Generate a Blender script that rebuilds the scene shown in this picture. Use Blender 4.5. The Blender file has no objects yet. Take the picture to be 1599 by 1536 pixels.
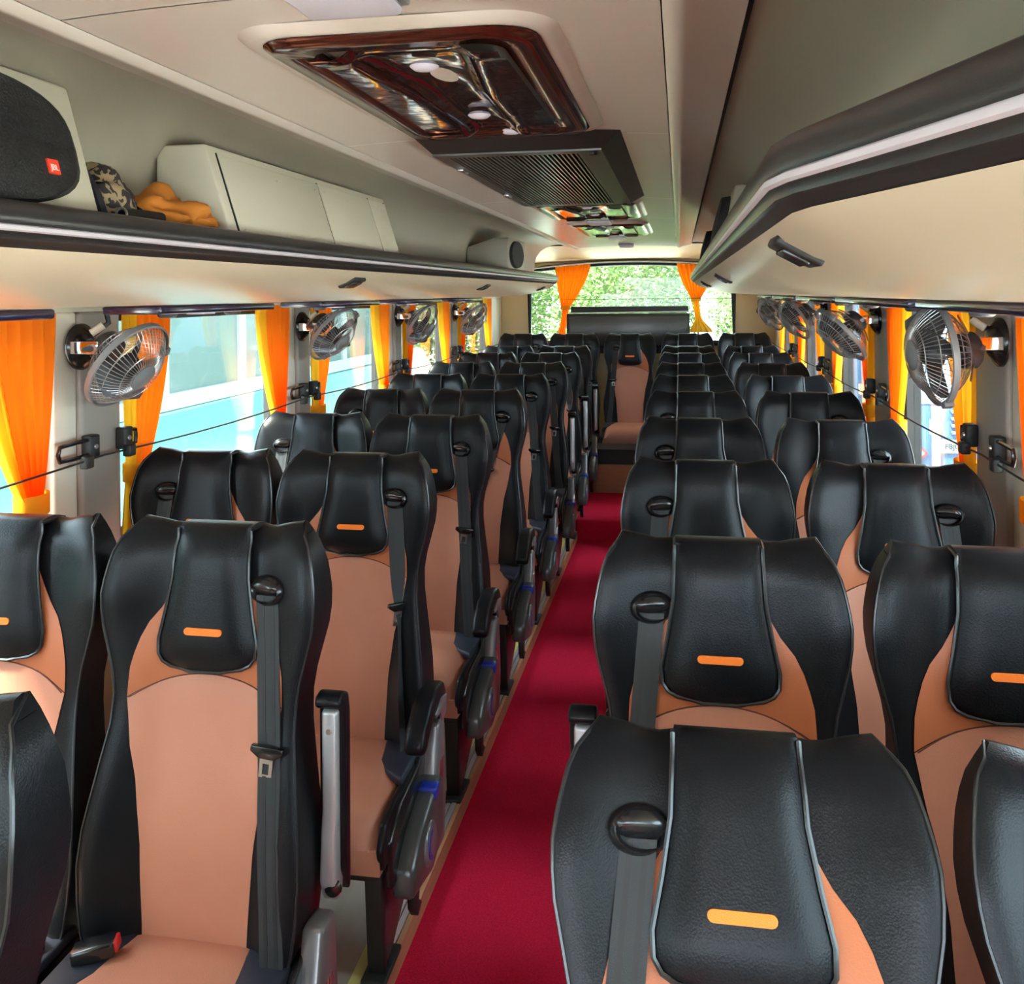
import bpy, bmesh, math, random
from mathutils import Vector, Matrix
random.seed(7)
R = math.radians
S = bpy.context.scene
C = S.collection

# ------------------------------------------------------------------ camera, light, exposure
YAW = math.atan(261.5 / 1450.0)
cam_d = bpy.data.cameras.new('camera')
cam = bpy.data.objects.new('camera', cam_d)
C.objects.link(cam)
cam_d.sensor_fit = 'HORIZONTAL'
cam_d.sensor_width = 36.0
cam_d.lens = 36.0 * 1450.0 / 1599.0
cam_d.shift_y = -(768.0 - 458.7) / 1599.0
cam_d.clip_start = 0.02
cam_d.clip_end = 300
fwd = Vector((-math.sin(YAW), math.cos(YAW), 0))
rgt = Vector((math.cos(YAW), math.sin(YAW), 0))
up = Vector((0, 0, 1))
M3 = Matrix((rgt, up, -fwd)).transposed() @ Matrix.Rotation(R(-0.6), 3, 'Z')
cam.matrix_world = Matrix.Translation((0, 0, 1.46)) @ M3.to_4x4()
S.camera = cam

world = bpy.data.worlds.new('sky')
S.world = world
world.use_nodes = True
wn = world.node_tree
wn.nodes.clear()
w_out = wn.nodes.new('ShaderNodeOutputWorld')
w_bg = wn.nodes.new('ShaderNodeBackground')
w_bg.inputs['Color'].default_value = (0.74, 0.87, 1.0, 1)
w_bg.inputs['Strength'].default_value = 7.0
wn.links.new(w_bg.outputs[0], w_out.inputs[0])

sun_d = bpy.data.lights.new('sun', 'SUN')
sun_d.energy = 31.0
sun_d.angle = R(12)
sun_d.color = (1.0, 0.92, 0.80)
sun = bpy.data.objects.new('sun', sun_d)
C.objects.link(sun)
sun.rotation_euler = Vector((0.42, 0.38, -0.82)).to_track_quat('-Z', 'Y').to_euler()

S.view_settings.view_transform = 'Standard'
S.view_settings.look = 'None'
S.view_settings.exposure = 1.68
S.view_settings.gamma = 1.0
S.view_settings.use_curve_mapping = False
try:
    S.cycles.use_denoising = True
    S.cycles.max_bounces = 10
    S.cycles.diffuse_bounces = 6
    S.cycles.transparent_max_bounces = 16
    S.cycles.sample_clamp_indirect = 8.0
    S.cycles.caustics_reflective = False
    S.cycles.caustics_refractive = False
except Exception:
    pass

# ------------------------------------------------------------------ materials
MAT = {}
def mat(name, col, rough=0.5, metal=0.0, spec=0.5, noise=None, bump=None, coat=0.0, transl=None, sheen=0.0, coord='Object', stretch=None):
    """noise = (scale, amount)  colour variation;  bump = (kind, scale, strength, distance)"""
    m = bpy.data.materials.new(name)
    m.use_nodes = True
    nt = m.node_tree
    b = nt.nodes['Principled BSDF']
    b.inputs['Base Color'].default_value = (*col, 1)
    b.inputs['Roughness'].default_value = rough
    b.inputs['Metallic'].default_value = metal
    b.inputs['Specular IOR Level'].default_value = spec
    b.inputs['Coat Weight'].default_value = coat
    b.inputs['Coat Roughness'].default_value = 0.08
    b.inputs['Sheen Weight'].default_value = sheen
    tc = mp = None
    if noise or bump:
        tc = nt.nodes.new('ShaderNodeTexCoord')
        mp = nt.nodes.new('ShaderNodeMapping')
        if stretch:
            mp.inputs['Scale'].default_value = stretch
        nt.links.new(tc.outputs[coord], mp.inputs[0])
    if noise:
        n = nt.nodes.new('ShaderNodeTexNoise')
        n.inputs['Scale'].default_value = noise[0]
        n.inputs['Detail'].default_value = 4
        nt.links.new(mp.outputs[0], n.inputs['Vector'])
        mx = nt.nodes.new('ShaderNodeMix')
        mx.data_type = 'RGBA'
        k = noise[1]
        mx.inputs[6].default_value = (*[max(0, c * (1 - k)) for c in col], 1)
        mx.inputs[7].default_value = (*[min(1, c * (1 + k)) for c in col], 1)
        nt.links.new(n.outputs['Fac'], mx.inputs[0])
        nt.links.new(mx.outputs[2], b.inputs['Base Color'])
    if bump:
        if bump[0] == 'voronoi':
            t = nt.nodes.new('ShaderNodeTexVoronoi')
            t.inputs['Scale'].default_value = bump[1]
            o = t.outputs['Distance']
        else:
            t = nt.nodes.new('ShaderNodeTexNoise')
            t.inputs['Scale'].default_value = bump[1]
            t.inputs['Detail'].default_value = 3
            o = t.outputs['Fac']
        nt.links.new(mp.outputs[0], t.inputs['Vector'])
        bp = nt.nodes.new('ShaderNodeBump')
        bp.inputs['Strength'].default_value = bump[2]
        bp.inputs['Distance'].default_value = bump[3]
        nt.links.new(o, bp.inputs['Height'])
        nt.links.new(bp.outputs[0], b.inputs['Normal'])
    if transl:
        tr = nt.nodes.new('ShaderNodeBsdfTranslucent')
        tr.inputs['Color'].default_value = (*transl[1], 1)
        ms = nt.nodes.new('ShaderNodeMixShader')
        ms.inputs[0].default_value = transl[0]
        out = nt.nodes['Material Output']
        nt.links.new(b.outputs[0], ms.inputs[1])
        nt.links.new(tr.outputs[0], ms.inputs[2])
        nt.links.new(ms.outputs[0], out.inputs[0])
    MAT[name] = m
    return m

def glass(name, tint, refl=1.0):
    m = bpy.data.materials.new(name)
    m.use_nodes = True
    nt = m.node_tree
    nt.nodes.clear()
    out = nt.nodes.new('ShaderNodeOutputMaterial')
    tr = nt.nodes.new('ShaderNodeBsdfTransparent')
    tr.inputs[0].default_value = (*tint, 1)
    gl = nt.nodes.new('ShaderNodeBsdfGlossy')
    gl.inputs['Roughness'].default_value = 0.01
    lw = nt.nodes.new('ShaderNodeLayerWeight')
    lw.inputs['Blend'].default_value = 0.5
    pw = nt.nodes.new('ShaderNodeMath')
    pw.operation = 'POWER'
    pw.inputs[1].default_value = 5.0
    fr = nt.nodes.new('ShaderNodeMath')
    fr.operation = 'MULTIPLY_ADD'
    fr.inputs[1].default_value = 0.96 * refl
    fr.inputs[2].default_value = 0.04 * refl
    nt.links.new(lw.outputs['Facing'], pw.inputs[0])
    nt.links.new(pw.outputs[0], fr.inputs[0])
    ms = nt.nodes.new('ShaderNodeMixShader')
    nt.links.new(fr.outputs[0], ms.inputs[0])
    nt.links.new(tr.outputs[0], ms.inputs[1])
    nt.links.new(gl.outputs[0], ms.inputs[2])
    nt.links.new(ms.outputs[0], out.inputs[0])
    MAT[name] = m
    return m

mat('black_leather', (0.007, 0.0075, 0.009), 0.33, spec=0.19, bump=('voronoi', 420, 0.12, 0.002))
mat('black_leather_soft', (0.007, 0.0075, 0.009), 0.35, spec=0.18, bump=('voronoi', 380, 0.12, 0.002))
mat('brown_leather_lit', (0.52, 0.21, 0.130), 0.42, spec=0.4, noise=(9, 0.08), bump=('voronoi', 420, 0.10, 0.002))  # pinkish tone of the falling light is put into this colour
mat('brown_leather_shaded', (0.46, 0.135, 0.052), 0.44, spec=0.4, noise=(9, 0.08), bump=('voronoi', 420, 0.10, 0.002))  # same leather, without the pinkish light in its colour
mat('piping', (0.012, 0.012, 0.013), 0.30, spec=0.6)
mat('seam', (0.12, 0.03, 0.012), 0.6)
mat('orange_tag', (0.93, 0.20, 0.008), 0.55, bump=('noise', 900, 0.3, 0.001))
mat('webbing', (0.016, 0.018, 0.020), 0.62, sheen=0.1, bump=('noise', 700, 0.3, 0.001))
mat('black_plastic', (0.010, 0.010, 0.011), 0.22, spec=0.6)
mat('matt_black', (0.012, 0.012, 0.012), 0.55)
mat('navy_pad', (0.016, 0.018, 0.030), 0.6, bump=('noise', 500, 0.2, 0.001))
mat('steel', (0.62, 0.63, 0.64), 0.28, metal=1.0)
mat('chrome', (0.82, 0.83, 0.85), 0.10, metal=1.0)
mat('silver_plastic', (0.42, 0.43, 0.43), 0.33, metal=0.45)
mat('grey_plastic', (0.075, 0.075, 0.072), 0.30, spec=0.6, metal=0.2)
mat('grey_light_plastic', (0.20, 0.19, 0.19), 0.28, spec=0.6, metal=0.35)
mat('plum_plastic', (0.075, 0.040, 0.050), 0.35, spec=0.5)
mat('blue_plastic', (0.012, 0.03, 0.30), 0.35)
mat('red_plastic', (0.55, 0.02, 0.02), 0.35)
mat('yellow_decal', (0.75, 0.68, 0.22), 0.5)
mat('white_label', (0.8, 0.79, 0.74), 0.5)
mat('carpet', (0.88, 0.018, 0.064), 0.95, spec=0.04, noise=(260, 0.5), bump=('noise', 420, 0.8, 0.004))
mat('wood_trim', (0.52, 0.26, 0.13), 0.42, noise=(14, 0.22), stretch=(6, 0.4, 6))
mat('wood_riser', (0.46, 0.22, 0.09), 0.40, noise=(18, 0.25), stretch=(0.5, 4, 6))
mat('alu_trim', (0.72, 0.70, 0.72), 0.30, metal=0.6)
mat('floor_vinyl', (0.36, 0.31, 0.25), 0.45, noise=(7, 0.15), stretch=(5, 0.5, 1))
mat('ceiling_vinyl', (0.68, 0.645, 0.59), 0.24, spec=0.55, noise=(3, 0.04), bump=('noise', 160, 0.05, 0.002))
mat('cove_vinyl', (0.33, 0.30, 0.235), 0.38, spec=0.45, noise=(3, 0.04), bump=('noise', 160, 0.05, 0.002))  # darkened: shade of the unlit cove is put into the colour
mat('rack_cream', (0.66, 0.575, 0.435), 0.30, spec=0.5, noise=(3, 0.03), bump=('noise', 60, 0.03, 0.003))
mat('cream_panel', (0.70, 0.64, 0.50), 0.45, noise=(4, 0.03))
mat('cream_box', (0.60, 0.56, 0.45), 0.42, noise=(5, 0.04))
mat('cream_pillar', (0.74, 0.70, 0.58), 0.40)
mat('yellow_wall', (0.60, 0.45, 0.235), 0.45, noise=(4, 0.04))
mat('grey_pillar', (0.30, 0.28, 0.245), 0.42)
mat('lip_dark', (0.035, 0.035, 0.036), 0.30, spec=0.6, metal=0.3, bump=('noise', 40, 0.06, 0.002), stretch=(20, 0.3, 20))
mat('lip_strip', (0.62, 0.59, 0.66), 0.35)
mat('lip_highlight', (0.24, 0.24, 0.24), 0.25, metal=0.6)
mat('rubber', (0.012, 0.012, 0.012), 0.5)
mat('psu_dark', (0.02, 0.017, 0.05), 0.14, spec=0.7, coat=0.4)
mat('psu_grey', (0.10, 0.10, 0.11), 0.4)
mat('rosewood', (0.055, 0.011, 0.006), 0.14, spec=0.45, coat=0.35, noise=(9, 0.7), stretch=(2, 14, 2))
mat('smoked_gloss', (0.030, 0.008, 0.006), 0.07, spec=0.55, coat=0.5, bump=('noise', 7, 0.25, 0.02))
mat('grille_metal', (0.10, 0.095, 0.09), 0.34, metal=0.6)
mat('grille_slot', (0.012, 0.012, 0.012), 0.6)
mat('lamp_lens', (0.72, 0.72, 0.86), 0.35)
mat('speaker_cloth', (0.010, 0.010, 0.011), 0.75, bump=('voronoi', 260, 0.6, 0.003))
mat('logo_red', (0.85, 0.05, 0.02), 0.5)
mat('logo_white', (0.95, 0.75, 0.70), 0.5)
mat('cloth_orange', (0.52, 0.17, 0.015), 0.8, noise=(20, 0.25))
mat('cloth_pattern', (0.26, 0.18, 0.09), 0.85, noise=(45, 0.97))
mat('cloth_dark', (0.012, 0.010, 0.020), 0.8)
mat('curtain_orange', (0.85, 0.19, 0.004), 0.75, spec=0.2, noise=(14, 0.10), transl=(0.30, (0.9, 0.20, 0.004)))
mat('curtain_yellow', (0.80, 0.38, 0.012), 0.75, spec=0.2, noise=(14, 0.08), transl=(0.30, (0.85, 0.42, 0.015)))
mat('fan_grey', (0.19, 0.20, 0.21), 0.38, spec=0.5)
mat('fan_wire', (0.44, 0.44, 0.44), 0.28, metal=0.7)
mat('fan_dark', (0.055, 0.058, 0.065), 0.32)
mat('wire_black', (0.008, 0.008, 0.008), 0.5)
mat('connector', (0.75, 0.68, 0.52), 0.5)
mat('asphalt', (0.52, 0.50, 0.46), 0.9, noise=(5, 0.2))  # made pale so the yard bounces daylight up to the ceiling
mat('coach_white', (0.20, 0.26, 0.26), 0.3)
mat('coach_teal', (0.05, 0.19, 0.19), 0.3)
mat('coach_glass', (0.07, 0.11, 0.11), 0.08, spec=0.8)
mat('van_blue', (0.030, 0.075, 0.16), 0.3)
mat('van_glass', (0.12, 0.17, 0.22), 0.08, spec=0.8)
mat('van_grey', (0.09, 0.11, 0.13), 0.3)
mat('tyre', (0.02, 0.02, 0.02), 0.8)
mat('leaf', (0.10, 0.15, 0.045), 0.6, noise=(0.8, 0.45), transl=(0.4, (0.15, 0.21, 0.055)), coord='Generated')
mat('leaf_pale', (0.15, 0.20, 0.085), 0.6, noise=(0.8, 0.4), transl=(0.4, (0.20, 0.27, 0.10)), coord='Generated')
mat('bark', (0.22, 0.17, 0.12), 0.9)
mat('plate_text', (0.02, 0.025, 0.03), 0.5)
mat('emblem_red', (0.16, 0.012, 0.012), 0.4)
mat('plate_white', (0.16, 0.17, 0.17), 0.5)
mat('wall_stone', (0.42, 0.40, 0.36), 0.9, noise=(6, 0.4))
mat('outer_skin', (0.7, 0.7, 0.68), 0.4)
glass('window_glass', (0.75, 0.80, 0.79))
glass('rear_glass', (0.72, 0.80, 0.76), 0.35)

def patterned(name, a, b, scale):
    m = mat(name, a, 0.85)
    nt = m.node_tree
    tc = nt.nodes.new('ShaderNodeTexCoord')
    n = nt.nodes.new('ShaderNodeTexNoise')
    n.inputs['Scale'].default_value = scale
    n.inputs['Detail'].default_value = 1.0
    n.inputs['Distortion'].default_value = 1.5
    cr = nt.nodes.new('ShaderNodeValToRGB')
    cr.color_ramp.interpolation = 'CONSTANT'
    cr.color_ramp.elements[0].color = (*a, 1)
    cr.color_ramp.elements[1].color = (*b, 1)
    cr.color_ramp.elements[1].position = 0.5
    nt.links.new(tc.outputs['Object'], n.inputs['Vector'])
    nt.links.new(n.outputs['Fac'], cr.inputs[0])
    nt.links.new(cr.outputs[0], nt.nodes['Principled BSDF'].inputs['Base Color'])
patterned('cloth_pattern', (0.025, 0.018, 0.022), (0.30, 0.22, 0.12), 42)

# ------------------------------------------------------------------ mesh helpers
class MB:
    def __init__(self):
        self.v, self.f, self.mi = [], [], []
    def add(self, vs, fs, mi=0):
        o = len(self.v)
        self.v += [tuple(p) for p in vs]
        self.f += [tuple(i + o for i in q) for q in fs]
        self.mi += [mi] * len(fs)
        return self
    def grid(self, fn, nu, nv, close_u=False, mi=0):
        vs = [fn(i, j) for j in range(nv) for i in range(nu)]
        fs = []
        for j in range(nv - 1):
            for i in range(nu if close_u else nu - 1):
                k = (i + 1) % nu
                fs.append((j * nu + i, j * nu + k, (j + 1) * nu + k, (j + 1) * nu + i))
        return self.add(vs, fs, mi)
    def box(self, x0, x1, y0, y1, z0, z1, mi=0):
        vs = [(x0, y0, z0), (x1, y0, z0), (x1, y1, z0), (x0, y1, z0), (x0, y0, z1), (x1, y0, z1), (x1, y1, z1), (x0, y1, z1)]
        return self.add(vs, [(0, 3, 2, 1), (4, 5, 6, 7), (0, 1, 5, 4), (1, 2, 6, 5), (2, 3, 7, 6), (3, 0, 4, 7)], mi)
    def prism(self, poly, a0, a1, axis='x', mi=0):
        """poly in the two remaining axes, extruded along axis"""
        def P(p, a):
            return {'x': (a, p[0], p[1]), 'y': (p[0], a, p[1]), 'z': (p[0], p[1], a)}[axis]
        n = len(poly)
        vs = [P(p, a0) for p in poly] + [P(p, a1) for p in poly]
        fs = [tuple(range(n))[::-1], tuple(range(n, 2 * n))]
        fs += [(i, (i + 1) % n, n + (i + 1) % n, n + i) for i in range(n)]
        return self.add(vs, fs, mi)
    def tube(self, pts, r, n=6, closed=False, mi=0):
        pts = [Vector(p) for p in pts]
        m = len(pts)
        rings = []
        nrm = None
        for i in range(m):
            if closed:
                t = pts[(i + 1) % m] - pts[i - 1]
            else:
                t = pts[min(i + 1, m - 1)] - pts[max(i - 1, 0)]
            if t.length < 1e-9:
                t = Vector((0, 0, 1))
            t.normalize()
            if nrm is None:
                a = Vector((0, 0, 1)) if abs(t.z) < 0.9 else Vector((1, 0, 0))
                nrm = (a - t * a.dot(t)).normalized()
            else:
                nrm = nrm - t * nrm.dot(t)
                if nrm.length < 1e-6:
                    nrm = t.orthogonal()
                nrm.normalize()
            bn = t.cross(nrm)
            rr = r[i] if isinstance(r, (list, tuple)) else r
            rings.append([pts[i] + (nrm * math.cos(2 * math.pi * k / n) + bn * math.sin(2 * math.pi * k / n)) * rr for k in range(n)])
        vs = [p for q in rings for p in q]
        fs = []
        for i in range(m if closed else m - 1):
            j = (i + 1) % m
            for k in range(n):
                l = (k + 1) % n
                fs.append((i * n + k, i * n + l, j * n + l, j * n + k))
        if not closed:
            fs.append(tuple(range(n))[::-1])
            fs.append(tuple((m - 1) * n + k for k in range(n)))
        return self.add(vs, fs, mi)
    def lathe(self, prof, n=20, mat4=None, mi=0):
        """prof [(r, z)], turned about z; mat4 moves it"""
        vs = []
        for r, z in prof:
            for k in range(n):
                a = 2 * math.pi * k / n
                p = Vector((r * math.cos(a), r * math.sin(a), z))
                vs.append(mat4 @ p if mat4 else p)
        m = len(prof)
        fs = []
        for i in range(m - 1):
            for k in range(n):
                l = (k + 1) % n
                fs.append((i * n + k, i * n + l, (i + 1) * n + l, (i + 1) * n + k))
        fs.append(tuple(range(n))[::-1])
        fs.append(tuple((m - 1) * n + k for k in range(n)))
        return self.add(vs, fs, mi)
    def mesh(self, name, mats, bevel=0, seg=2, smooth=True, fix=True, weld=False):
        me = bpy.data.meshes.new(name)
        bm = bmesh.new()
        vv = [bm.verts.new(p) for p in self.v]
        for q, k in zip(self.f, self.mi):
            try:
                f = bm.faces.new([vv[i] for i in q])
                f.material_index = k
            except ValueError:
                pass
        if bevel:
            bmesh.ops.remove_doubles(bm, verts=bm.verts, dist=1e-5)
            ed = [e for e in bm.edges if len(e.link_faces) == 2 and e.calc_face_angle(0) > 0.5]
            bmesh.ops.bevel(bm, geom=ed, offset=bevel, segments=seg, profile=0.5, affect='EDGES', clamp_overlap=True)
        if weld:
            bmesh.ops.remove_doubles(bm, verts=bm.verts, dist=1e-5)
        if fix:
            bmesh.ops.recalc_face_normals(bm, faces=bm.faces)
        bm.to_mesh(me)
        bm.free()
        for m in (mats if isinstance(mats, (list, tuple)) else [mats]):
            me.materials.append(MAT[m])
        if smooth:
            for p in me.polygons:
                p.use_smooth = True
            try:
                me.set_sharp_from_angle(angle=R(50))
            except Exception:
                pass
        return me
    def build(self, name, mats, parent=None, **kw):
        return link(name, self.mesh(name, mats, **kw), parent)

def link(name, data, parent=None):
    o = bpy.data.objects.new(name, data)
    C.objects.link(o)
    if parent is not None:
        o.parent = parent
    return o

def tag(o, label=None, cat=None, group=None, kind=None):
    if label: o['label'] = label
    if cat: o['category'] = cat
    if group: o['group'] = group
    if kind: o['kind'] = kind
    return o

def empty(name, loc=(0, 0, 0)):
    o = bpy.data.objects.new(name, None)
    o.empty_display_size = 0.05
    C.objects.link(o)
    o.location = loc
    return o

def copy_tree(o, parent=None):
    c = o.copy()
    C.objects.link(c)
    c.parent = parent
    for ch in list(o.children):
        copy_tree(ch, c)
    return c

def lerp_tab(tab, x):
    if x <= tab[0][0]: return tab[0][1]
    for (a, va), (b, vb) in zip(tab, tab[1:]):
        if x <= b:
            t = (x - a) / (b - a)
            t = t * t * (3 - 2 * t) * 0.5 + t * 0.5
            return va + (vb - va) * t
    return tab[-1][1]

def text_mesh(body, size, ext=0.0005):
    cu = bpy.data.curves.new('lettering', 'FONT')
    cu.body = body
    cu.size = size
    cu.extrude = ext
    cu.align_x = 'CENTER'
    cu.align_y = 'CENTER'
    tmp = bpy.data.objects.new('lettering_tmp', cu)
    C.objects.link(tmp)
    bpy.context.view_layer.update()
    dg = bpy.context.evaluated_depsgraph_get()
    me = bpy.data.meshes.new_from_object(tmp.evaluated_get(dg))
    bpy.data.objects.remove(tmp)
    bpy.data.curves.remove(cu)
    return me

MID = -0.38                      # centre line of the bus
def mir(x): return 2 * MID - x
ZP = -0.08                       # seat platform
ZA = -0.13                       # aisle carpet
Y0, Y1 = -2.4, 8.0               # front and rear of the cabin
XL, XR = -1.54, 0.78             # side walls, inner face

# ------------------------------------------------------------------ setting: floor
def struct(o): return tag(o, kind='structure')

EDL, EDR = -0.676, mir(-0.676)
fl = struct(MB().box(EDL, EDR, Y0, 5.97, ZA - 0.05, ZA).build('floor', 'carpet'))
tag(fl, 'red carpet running down the middle of the aisle')
st = struct(MB().box(EDL, EDR, 5.97, 6.81, ZA - 0.05, 0.0).build('floor', 'carpet', bevel=0.012))
tag(st, 'raised step of red carpet at the back of the aisle')
pl = struct(MB().box(XL - 0.1, EDL, Y0, Y1, ZP - 0.1, ZP).build('floor', 'floor_vinyl'))
tag(pl, 'wood-look seat platform left of the aisle')
pr = struct(MB().box(EDR, XR + 0.1, Y0, Y1, ZP - 0.1, ZP).build('floor', 'floor_vinyl'))
tag(pr, 'wood-look seat platform right of the aisle')
bk = struct(MB().box(EDL, EDR, 6.81, Y1, ZA - 0.05, 0.19).build('floor', 'wood_riser'))
tag(bk, 'wooden riser closing the aisle under the rear bench')
# edge trims along the platforms: wood nosing and pale aluminium strips
for side, e, s in (('left', EDL, 1), ('right', EDR, -1)):
    t = struct(MB().box(min(e, e + s * 0.012), max(e, e + s * 0.012), Y0, 6.81, ZA, ZP + 0.004).build('trim_1', 'wood_trim'))
    a = MB()
    for k, (o0, o1, h) in enumerate(((0.002, 0.016, 0.006), (0.021, 0.031, 0.004))):
        a.box(min(e - s * o0, e - s * o1), max(e - s * o0, e - s * o1), Y0, Y1, ZP, ZP + h)
    a.build('edge_strip', 'alu_trim', t)
    b = MB()
    b.box(min(e - s * 0.034, e - s * 0.07), max(e - s * 0.034, e - s * 0.07), Y0, Y1, ZP, ZP + 0.002)
    b.build('edge_tape', 'yellow_decal', t)

# ------------------------------------------------------------------ setting: side walls, pillars, windows
SILL, HEAD = 0.78, 1.425
PILL = {'left': [(-0.62, -0.35), (0.70, 0.97), (2.078, 2.344), (3.47, 3.69), (4.775, 5.0), (6.085, 6.32), (7.50, 8.0)],
        'right': [(-0.3, 0.0), (0.98, 1.30), (2.31, 2.64), (3.62, 3.94), (4.95, 5.25), (6.28, 6.58), (7.50, 8.0)]}
wn_i = 0
tr_i = 1
for side in ('left', 'right'):
    sg = -1 if side == 'left' else 1
    X = XL if side == 'left' else XR
    def bx(mb, d0, d1, *r):      # depth outwards from the inner wall face
        a, b = X + sg * d0, X + sg * d1
        return mb.box(min(a, b), max(a, b), *r)
    w = MB()
    bx(w, 0, 0.10, Y0, Y1, ZP - 0.1, SILL)
    bx(w, 0, 0.10, Y0, Y1, HEAD, 1.60)
    wall = struct(w.build('wall_' + side, 'cream_panel', smooth=False))
    # a dark rubber ledge on top of the lower wall
    for k, (a, b) in enumerate(PILL[side]):
        tr_i += 1
        p = struct(empty('trim_%d' % tr_i, (X, (a + b) / 2, SILL)))
        cw = 0.09 if k < 6 else 0.5
        m = MB()
        m.box(*( (0, 0) if False else (min(-0.0, sg * 0.085), max(-0.0, sg * 0.085)) ), a - (a + b) / 2, a + cw - (a + b) / 2, 0, HEAD - SILL)
        m.build('cream_cover', 'cream_pillar' if k < 6 else 'cream_panel', p, bevel=0.006)
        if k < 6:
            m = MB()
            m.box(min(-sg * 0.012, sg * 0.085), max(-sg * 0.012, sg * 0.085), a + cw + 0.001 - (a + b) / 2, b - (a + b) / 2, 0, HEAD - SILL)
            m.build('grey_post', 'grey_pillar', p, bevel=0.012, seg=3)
    ends = [(-2.4, -2.3)] + PILL[side]
    for (a0, a1), (b0, b1) in zip(ends, ends[1:]):
        wn_i += 1
        wd = struct(empty('window_%d' % wn_i, (X, (a1 + b0) / 2, SILL)))
        cy = (a1 + b0) / 2
        h = (b0 - a1) / 2
        m = MB()
        def fx(d0, d1, y0, y1, z0, z1):
            a, b = sg * d0, sg * d1
            m.box(min(a, b), max(a, b), y0, y1, z0, z1)
        fx(0.03, 0.08, -h, h, 0, 0.03)
        fx(0.03, 0.08, -h, h, HEAD - SILL - 0.03, HEAD - SILL)
        fx(0.03, 0.08, -h, -h + 0.03, 0.03, HEAD - SILL - 0.03)
        fx(0.03, 0.08, h - 0.04, h, 0.03, HEAD - SILL - 0.03)
        m.build('window_frame', 'rubber', wd, smooth=False)
        m = MB()
        fx(0.053, 0.057, -h + 0.03, h - 0.04, 0.03, HEAD - SILL - 0.03)
        m.build('pane', 'window_glass', wd, smooth=False)

# unseen cabin front: wall raised and blackened to dim front light, narrow open windscreen
w = MB()
w.box(XL - 0.1, XR + 0.1, Y0 - 0.1, Y0, ZP - 0.1, 1.15)
w.box(XL - 0.1, XR + 0.1, Y0 - 0.1, Y0, 1.75, 1.95)
w.box(XL - 0.1, XL, Y0 - 0.1, Y0, 1.15, 1.75)
w.box(XR, XR + 0.1, Y0 - 0.1, Y0, 1.15, 1.75)
struct(w.build('wall_front', 'matt_black', smooth=False))

# rear wall with its curved-top window
RWL, RWR = -1.285, 0.445
def rw_top(x):
    t = (x - (RWL + RWR) / 2) / ((RWR - RWL) / 2)
    return 1.715 - 0.055 * t * t
RB = 1.03
w = MB()
w.box(XL - 0.1, XR + 0.1, Y1, Y1 + 0.08, ZP - 0.1, RB)
w.box(XL - 0.1, RWL, Y1, Y1 + 0.08, RB, 1.95)
w.box(RWR, XR + 0.1, Y1, Y1 + 0.08, RB, 1.95)
n = 16
poly = [(RWL, 1.95)] + [(RWL + (RWR - RWL) * i / n, rw_top(RWL + (RWR - RWL) * i / n)) for i in range(n + 1)] + [(RWR, 1.95)]
w.prism(poly, Y1, Y1 + 0.08, 'y')
struct(w.build('wall_rear', 'yellow_wall', smooth=False))
wd = struct(empty('window_15', ((RWL + RWR) / 2, Y1, RB)))
cx = (RWL + RWR) / 2
path = [(RWL - cx, -0.008, 0.0)] + [(RWL - cx + (RWR - RWL) * i / n, -0.008, rw_top(RWL + (RWR - RWL) * i / n) - RB) for i in range(n + 1)] + [(RWR - cx, -0.008, 0.0)]
MB().tube(path, 0.026, 8, closed=True).build('window_frame', 'rubber', wd)
poly = [(RWL - cx, 0)] + [(RWL - cx + (RWR - RWL) * i / n, rw_top(RWL + (RWR - RWL) * i / n) - RB) for i in range(n + 1)] + [(RWR - cx, 0)]
MB().prism(poly, 0.030, 0.036, 'y').build('pane', 'rear_glass', wd, smooth=False)
m = MB()
m.box(RWR - cx - 0.30, RWR - cx - 0.285, 0.02, 0.05, 0.0, 0.60)
m.build('heater_bar', 'rubber', wd)

# ------------------------------------------------------------------ setting: ceiling
YC = 7.0
cl = struct(empty('ceiling', (0, 0, 0)))
XI = -0.743
prof = [(XI, 1.80), (XI - 0.012, 1.790), (XI - 0.028, 1.792), (XI - 0.04, 1.80), (-0.847, 1.815)]
# central panel, cut into boards at the cross seams
seams = [Y0, 0.2, 1.02, 2.02, 3.42, 4.35, 5.55, YC]
for a, b in zip(seams, seams[1:]):
    m = MB()
    nu = 13
    def cf(i, j, a=a, b=b):
        x = XI + 0.002 + (mir(XI) - XI - 0.004) * i / (nu - 1)
        t = (i / (nu - 1) - 0.5) * 2
        y = a + 0.0015 + (b - a - 0.003) * (j / 1.0)
        return (x, y, 1.80 + 0.012 * (1 - t * t))
    m.grid(cf, nu, 2)
    m.build('ceiling_panel', 'ceiling_vinyl', cl)
for side in ('left', 'right'):
    fx = (lambda x: x) if side == 'left' else mir
    m = MB()
    m.grid(lambda i, j: (fx(prof[i][0]), (Y0, YC)[j], prof[i][1]), len(prof), 2)
    m.build('ceiling_band', 'ceiling_vinyl', cl)
    # cove above the luggage rack
    m = MB()
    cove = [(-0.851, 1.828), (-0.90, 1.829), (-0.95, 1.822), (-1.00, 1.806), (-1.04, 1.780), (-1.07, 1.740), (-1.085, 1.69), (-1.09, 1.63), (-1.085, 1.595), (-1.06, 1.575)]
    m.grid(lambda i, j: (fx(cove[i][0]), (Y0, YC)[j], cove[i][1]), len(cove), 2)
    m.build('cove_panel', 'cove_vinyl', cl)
    m = MB()
    a, b = sorted((fx(-0.842), fx(-0.855)))
    m.box(a, b, Y0, YC, 1.820, 1.832)
    m.build('shadow_gap', 'matt_black', cl)
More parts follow.
